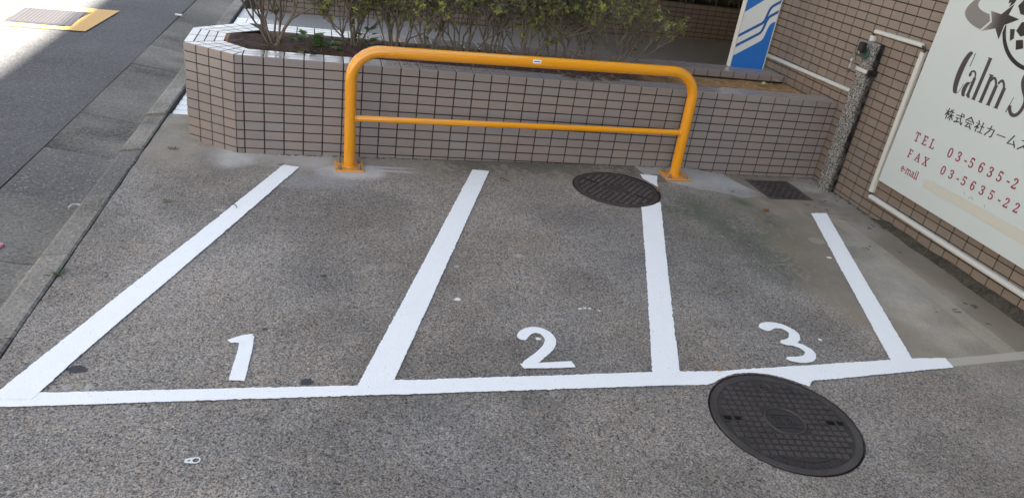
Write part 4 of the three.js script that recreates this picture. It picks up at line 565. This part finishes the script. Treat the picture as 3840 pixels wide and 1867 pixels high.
{ // broad-leaved weeds and small seedlings in the planter
  seed = 4242; const wm = leafMat;
  const weed = (x, z, n, len, cols, label, hgt = 0.05) => { const t = thing('weed', label, 'weed', [x, CAP - 0.05, z]), L = new Leaves(), T = new Tubes(); for (let k = 0; k < n; k++) { const a = rr(0, 6.283), h = rr(0.3, 1) * hgt, o = V(Math.cos(a) * 0.03 * rnd(), h, Math.sin(a) * 0.03 * rnd()), d = V(Math.cos(a), rr(-0.2, 0.7), Math.sin(a)).normalize(), c = cols[(rnd() * cols.length) | 0], v = rr(0.8, 1.2), s = rr(0.7, 1.1) * len, q = o.clone().addScaledVector(d, len * 0.35);
    T.seg(V(0, -0.01, 0), o, 0.0015, 0.001); T.seg(o, q, 0.001, 0.0008);
    const side = d.clone().cross(V(0, 1, 0)).normalize(); L.leaf(q, d, V(0, 1, 0), s, s * 0.5, c.map((w) => w * v)); L.leaf(q, d.clone().addScaledVector(side, 0.45).normalize(), V(0, 1, 0), s * 0.8, s * 0.45, c.map((w) => w * v * 0.95)); L.leaf(q, d.clone().addScaledVector(side, -0.45).normalize(), V(0, 1, 0), s * 0.8, s * 0.45, c.map((w) => w * v * 1.05)); }
    part('stalk', T.geo(), std([0.09, 0.10, 0.04], 0.9), t); part('foliage', L.geo(), wm, t); };
  const G = [[0.075, 0.19, 0.035], [0.06, 0.16, 0.03], [0.10, 0.21, 0.045]], P = [[0.16, 0.2, 0.06], [0.12, 0.17, 0.045], [0.2, 0.19, 0.09]], O = [[0.05, 0.085, 0.03], [0.07, 0.10, 0.035]];
  weed(0.41, -0.36, 16, 0.075, G, 'bright green broad-leaved weed right of the leftmost shrub', 0.10);
  weed(0.53, -0.35, 16, 0.07, G, 'dark green broad-leaved weed left of the barrier bend', 0.08);
  weed(0.24, -0.22, 12, 0.042, P, 'pale yellow-green seedling creeping by the rim near the planter corner', 0.04);
  weed(0.37, -0.20, 14, 0.04, P, 'pale seedling tuft on the planter rim left of the barrier', 0.05);
  weed(0.44, -0.19, 16, 0.036, O, 'small grey-green weed on the planter rim left of the barrier', 0.05);
  weed(0.55, -0.18, 9, 0.026, O, 'small olive weed on the rim just behind the barrier post', 0.04);
  weed(0.74, -0.40, 12, 0.065, G, 'green weed with tall leaves behind the left barrier bend', 0.14);
  weed(1.10, -0.36, 8, 0.05, G, 'green weed between the shrubs left of the middle of the rail', 0.12);
  weed(2.12, -0.30, 10, 0.03, G, 'low green weed under the rightmost shrubs', 0.1);
  single('kerb_weed', (() => { const L = new Leaves(); for (let k = 0; k < 14; k++) { const a = rr(0, 6.28), d = V(Math.cos(a), rr(0.1, 0.6), Math.sin(a)).normalize(); L.leaf(V(-0.437 + rr(-0.02, 0.02), 0.002, 1.32 + rr(-0.02, 0.02)), d, V(0, 1, 0), rr(0.02, 0.035), 0.008, [0.07, 0.12, 0.05]); } return L.geo(); })(), wm, 'small green weed growing in the joint behind the kerb', 'weed');
  single('kerb_weed', (() => { const L = new Leaves(); for (let k = 0; k < 12; k++) { const a = rr(0, 6.28), d = V(Math.cos(a), rr(0.1, 0.6), Math.sin(a)).normalize(); L.leaf(V(-0.262 + rr(-0.02, 0.02), 0.002, -0.02 + rr(-0.01, 0.01)), d, V(0, 1, 0), rr(0.015, 0.03), 0.008, [0.10, 0.14, 0.04]); } return L.geo(); })(), wm, 'tiny weed in the concrete crack beside the slanted planter end', 'weed');
  // dry leaf litter
  const dry = new Leaves(), DC = [[0.14, 0.085, 0.05], [0.10, 0.06, 0.042], [0.18, 0.12, 0.075], [0.07, 0.075, 0.03]];
  for (let k = 0; k < 900; k++) { let x = rr(0.05, 2.7), z = rr(-0.6, -0.15); if (k > 560) { const c = [[1.90, -0.10, 0.06], [2.03, -0.09, 0.05], [2.15, -0.11, 0.05], [1.98, -0.15, 0.2], [1.55, -0.15, 0.5]][k % 5]; x = c[0] + c[2] * (rnd() + rnd() - 1); z = c[1] + Math.min(c[2], 0.06) * (rnd() + rnd() - 1); } const y = (z > -0.145 ? CAP + 0.003 + rnd() * 0.012 : CAP - 0.045 + rnd() * 0.03); dry.leaf(V(x, y, z), V(rr(-1, 1), rr(-0.2, 0.35), rr(-1, 1)).normalize(), V(rr(-0.4, 0.4), 1, rr(-0.4, 0.4)).normalize(), rr(0.012, 0.028), rr(0.007, 0.014), DC[(rnd() * 4) | 0].map((q) => q * rr(0.7, 1.2))); }
  single('leaf_litter', dry.geo(), leafMat, 'brown dry leaves scattered on the planter soil and rim', 'leaf litter').userData.kind = 'stuff';
  const crumbs = []; for (let k = 0; k < 120; k++) { const c = k < 60 ? [1.0, 0.16] : [1.25, 0.25]; const x = c[0] + c[1] * (rnd() + rnd() - 1), z = -0.085 + 0.05 * (rnd() + rnd() - 1); crumbs.push(new THREE.TetrahedronGeometry(rr(0.0015, 0.004)).rotateX(rnd() * 3).rotateY(rnd() * 3).translate(x, CAP + 0.001, z)); }
  single('soil_crumbs', merge(crumbs), std([0.05, 0.036, 0.028], 1), 'dark soil crumbs spilled on the tiled planter rim', 'soil').userData.kind = 'stuff';
}
{ // hedge in the far planter
  seed = 991; const t = thing('hedge', 'dark green hedge growing above the far tiled wall', 'hedge', [2.6, 0.5, -4.3]), L = new Leaves(), T = new Tubes();
  for (let k = 0; k < 14000; k++) { const x = rr(-0.7, 3.6), y = Math.pow(rnd(), 0.8) * 0.85, f = 0.10 + 0.06 * (vn(x * 4, y * 5) - 0.5), z = rr(-0.28, 0.14 + f * sm(0, 0.3, y)); L.leaf(V(x, y, z), V(rr(-1, 1), rr(-0.6, 1), rr(-0.3, 1)).normalize(), V(0, 1, 0.2).normalize(), rr(0.025, 0.05), rr(0.014, 0.022), [0.035, 0.07, 0.02].map((c) => c * rr(0.6, 1.4))); }
  for (let k = 0; k < 40; k++) { const x = rr(-0.7, 3.6), z = rr(-0.15, 0.05); T.seg(V(x, -0.06, z), V(x + rr(-0.1, 0.1), 0.6, z + rr(-0.1, 0.1)), 0.008, 0.004); }
  part('foliage', L.geo(), leafMat, t); part('stem', T.geo(), barkMat, t); part('soil', bx(-2.6, 3.6, -0.02, -0.002, -0.29, 0.195), std([0.05, 0.036, 0.028], 1), t);
}

// ------------------------------------------------------------------ litter
{
  const curl = (name, x, z, len, wid, col, turn, label, y = 0) => { // a single curled leaf
    const pos = [], uv = [], idx = [], n = 8, m = 4; for (let i = 0; i <= n; i++) for (let j = 0; j <= m; j++) { const t = i / n, s = j / m * 2 - 1, w = wid / 2 * Math.pow(Math.sin(Math.PI * Math.min(1, t * 0.94 + 0.03)), 0.8); pos.push((t - 0.5) * len, 0.004 + 0.35 * w * s * s + 0.25 * len * (t - 0.5) ** 2, s * w); uv.push(t, s); }
    for (let i = 0; i < n; i++) for (let j = 0; j < m; j++) { const p = i * (m + 1) + j; idx.push(p, p + 1, p + m + 1, p + 1, p + m + 2, p + m + 1); }
    const t = thing(name, label, 'leaf', [x, gy(x, z) + y + 0.002, z]); t.rotation.y = turn; part('blade', meshFrom(pos, uv, idx), std(col, 0.7, { side: THREE.DoubleSide }), t); part('stalk', new THREE.CylinderGeometry(0.0009, 0.0012, len * 0.4, 5).rotateZ(Math.PI / 2).translate(-len * 0.68, 0.014, 0), std(col.map((c) => c * 0.7), 0.8), t); };
  curl('fallen_leaf', 2.955, 0.572, 0.05, 0.03, [0.23, 0.095, 0.04], 0.5, 'reddish brown curled leaf on the concrete near the drain grate');
  curl('fallen_leaf', 1.893, 2.018, 0.028, 0.013, [0.36, 0.15, 0.03], -1.0, 'small orange leaf on the white base line beside the large manhole cover', 0.004);
  curl('fallen_leaf', -0.175, 0.66, 0.055, 0.016, [0.06, 0.12, 0.045], -0.2, 'green leaf on the concrete near the kerb left of the first line');
  curl('fallen_leaf', 2.355, 0.395, 0.035, 0.02, [0.23, 0.14, 0.06], 1.0, 'brown leaf wedged at the right edge of the small manhole cover', 0.006);
  curl('fallen_leaf', 2.335, 0.425, 0.03, 0.018, [0.16, 0.085, 0.04], 2.1, 'darker brown leaf just below another at the small manhole cover edge', 0.006);
  curl('fallen_leaf', 3.575, -0.60, 0.07, 0.035, [0.42, 0.33, 0.2], 1.4, 'pale dry leaf standing in the planter corner by the wall', 0.475);
  curl('fallen_leaf', 2.862, 0.34, 0.045, 0.008, [0.10, 0.09, 0.055], 0.4, 'thin dry olive leaf on the pale mortar left of the drain grate');
  curl('fallen_leaf', -0.56, 1.13, 0.03, 0.016, [0.25, 0.17, 0.05], 0.9, 'small yellowish leaf in the gutter against the kerb', -0.045);
  const tw = (p, r, c, label) => single('twig', new THREE.TubeGeometry(new THREE.CatmullRomCurve3(p.map(([x, z, h]) => V(x, gy(x, z) + (h ?? 0.003), z))), 14, r, 5), std(c, 0.9), label, 'twig');
  tw([[1.452, 0.262], [1.47, 0.285, 0.008], [1.495, 0.312]], 0.0022, [0.10, 0.06, 0.035], 'brown twig on the concrete right of the second white line');
  tw([[1.80, 0.165], [1.835, 0.21], [1.868, 0.252]], 0.0012, [0.32, 0.29, 0.22], 'thin pale straw on the concrete left of the small manhole cover');
  tw([[0.095, 0.672, 0.008], [0.112, 0.69, 0.008], [0.122, 0.72, 0.008]], 0.0018, [0.06, 0.055, 0.04], 'dark little twig lying on the leftmost white line');
  curl('fallen_leaf', 1.45, 0.302, 0.028, 0.014, [0.33, 0.2, 0.12], 0.3, 'tan shrivelled leaf beside the brown twig');
  // ring pull
  const s = new THREE.Shape(); s.moveTo(-0.0195, -0.004); s.lineTo(-0.0165, -0.0068); s.bezierCurveTo(-0.005, -0.0085, 0.004, -0.0105, 0.010, -0.0105); s.absarc(0.0095, 0, 0.0105, -Math.PI / 2, Math.PI / 2, false); s.bezierCurveTo(0.004, 0.0105, -0.005, 0.009, -0.0165, 0.0068); s.lineTo(-0.0195, 0.004); s.closePath();
  s.holes.push(new THREE.Path().absellipse(0.0085, 0, 0.0088, 0.0078, 0, Math.PI * 2, true)); s.holes.push(new THREE.Path().absellipse(-0.0085, 0, 0.0045, 0.0036, 0, Math.PI * 2, true));
  const rp = single('ring_pull', new THREE.ExtrudeGeometry(s, { depth: 0.001, bevelEnabled: true, bevelSize: 0.0006, bevelThickness: 0.0006, bevelSegments: 2, curveSegments: 24 }).rotateX(-Math.PI / 2), std([0.62, 0.62, 0.61], 0.35, { metalness: 0.7 }), 'silver can ring pull on the concrete at bottom left', 'ring pull'); rp.position.set(0.153, 0.005, 2.334); rp.rotation.set(0.05, -0.02, 0.03);
  single('bottle_cap', new THREE.CylinderGeometry(0.013, 0.015, 0.009, 18).translate(-0.712, -0.022, 1.058), phy([0.42, 0.17, 0.26], 0.5), 'pink round cap in the gutter at the left edge', 'cap');
  single('paper_scrap', (() => { const g = new THREE.TubeGeometry(new THREE.CatmullRomCurve3([V(-0.575, -0.034, 0.68), V(-0.565, -0.028, 0.655), V(-0.545, -0.032, 0.642), V(-0.528, -0.036, 0.648)]), 12, 0.004, 6); return g; })(), std([0.55, 0.54, 0.52], 0.8), 'white scrap of paper lying across the gutter slab', 'litter');
  const butt = single('cigarette_butt', new THREE.CylinderGeometry(0.0095, 0.0095, 0.062, 12).rotateZ(Math.PI / 2), std([0.75, 0.75, 0.74], 0.7), 'white cigarette-shaped scrap on the asphalt near the gutter', 'litter'); butt.position.set(-0.735, 0.008, -3.40); butt.rotation.y = -0.2;
  const w = single('wrapper', new THREE.IcosahedronGeometry(0.016, 1).scale(1.4, 0.7, 0.9), phy([0.45, 0.5, 0.2], 0.3), 'small green and white wrapper on the bare soil by the wall', 'litter'); w.position.set(3.42, CAP - 0.035, -0.50); w.rotation.y = 0.6;
}
// unseen houses added across the street, sunlit, to throw warm light back
for (const [label, z0, z1, col] of [['unseen brown rendered house across the street', -16, 3.4, [0.26, 0.21, 0.16]], ['unseen pale cream house across the street, nearer the viewer', 3.9, 19, [0.56, 0.48, 0.39]]]) {
  const h = thing('added_house', label, 'added_house', [-8.2, -0.1, 0]);
  part('wall', bx(-5, 0, 0, 7.4, z0, z1), std(col, 0.9), h);
  part('roof', bx(-5.3, 0.3, 7.4, 7.7, z0 - 0.2, z1 + 0.2), std([0.12, 0.10, 0.10], 0.8), h);
  for (let k = 0; k < 4; k++) for (const y of [1.0, 3.8]) { const a = z0 + 0.8 + k * (z1 - z0) / 4, f = part('window', bx(0.002, 0.05, y, y + 1.3, a, a + 1.8), std([0.3, 0.3, 0.3], 0.5), h); f.add(part('pane', bx(0.052, 0.056, y + 0.08, y + 1.22, a + 0.08, a + 1.72), phy([0.03, 0.035, 0.04], 0.06), f)); }
}
renderer.render(scene, camera);
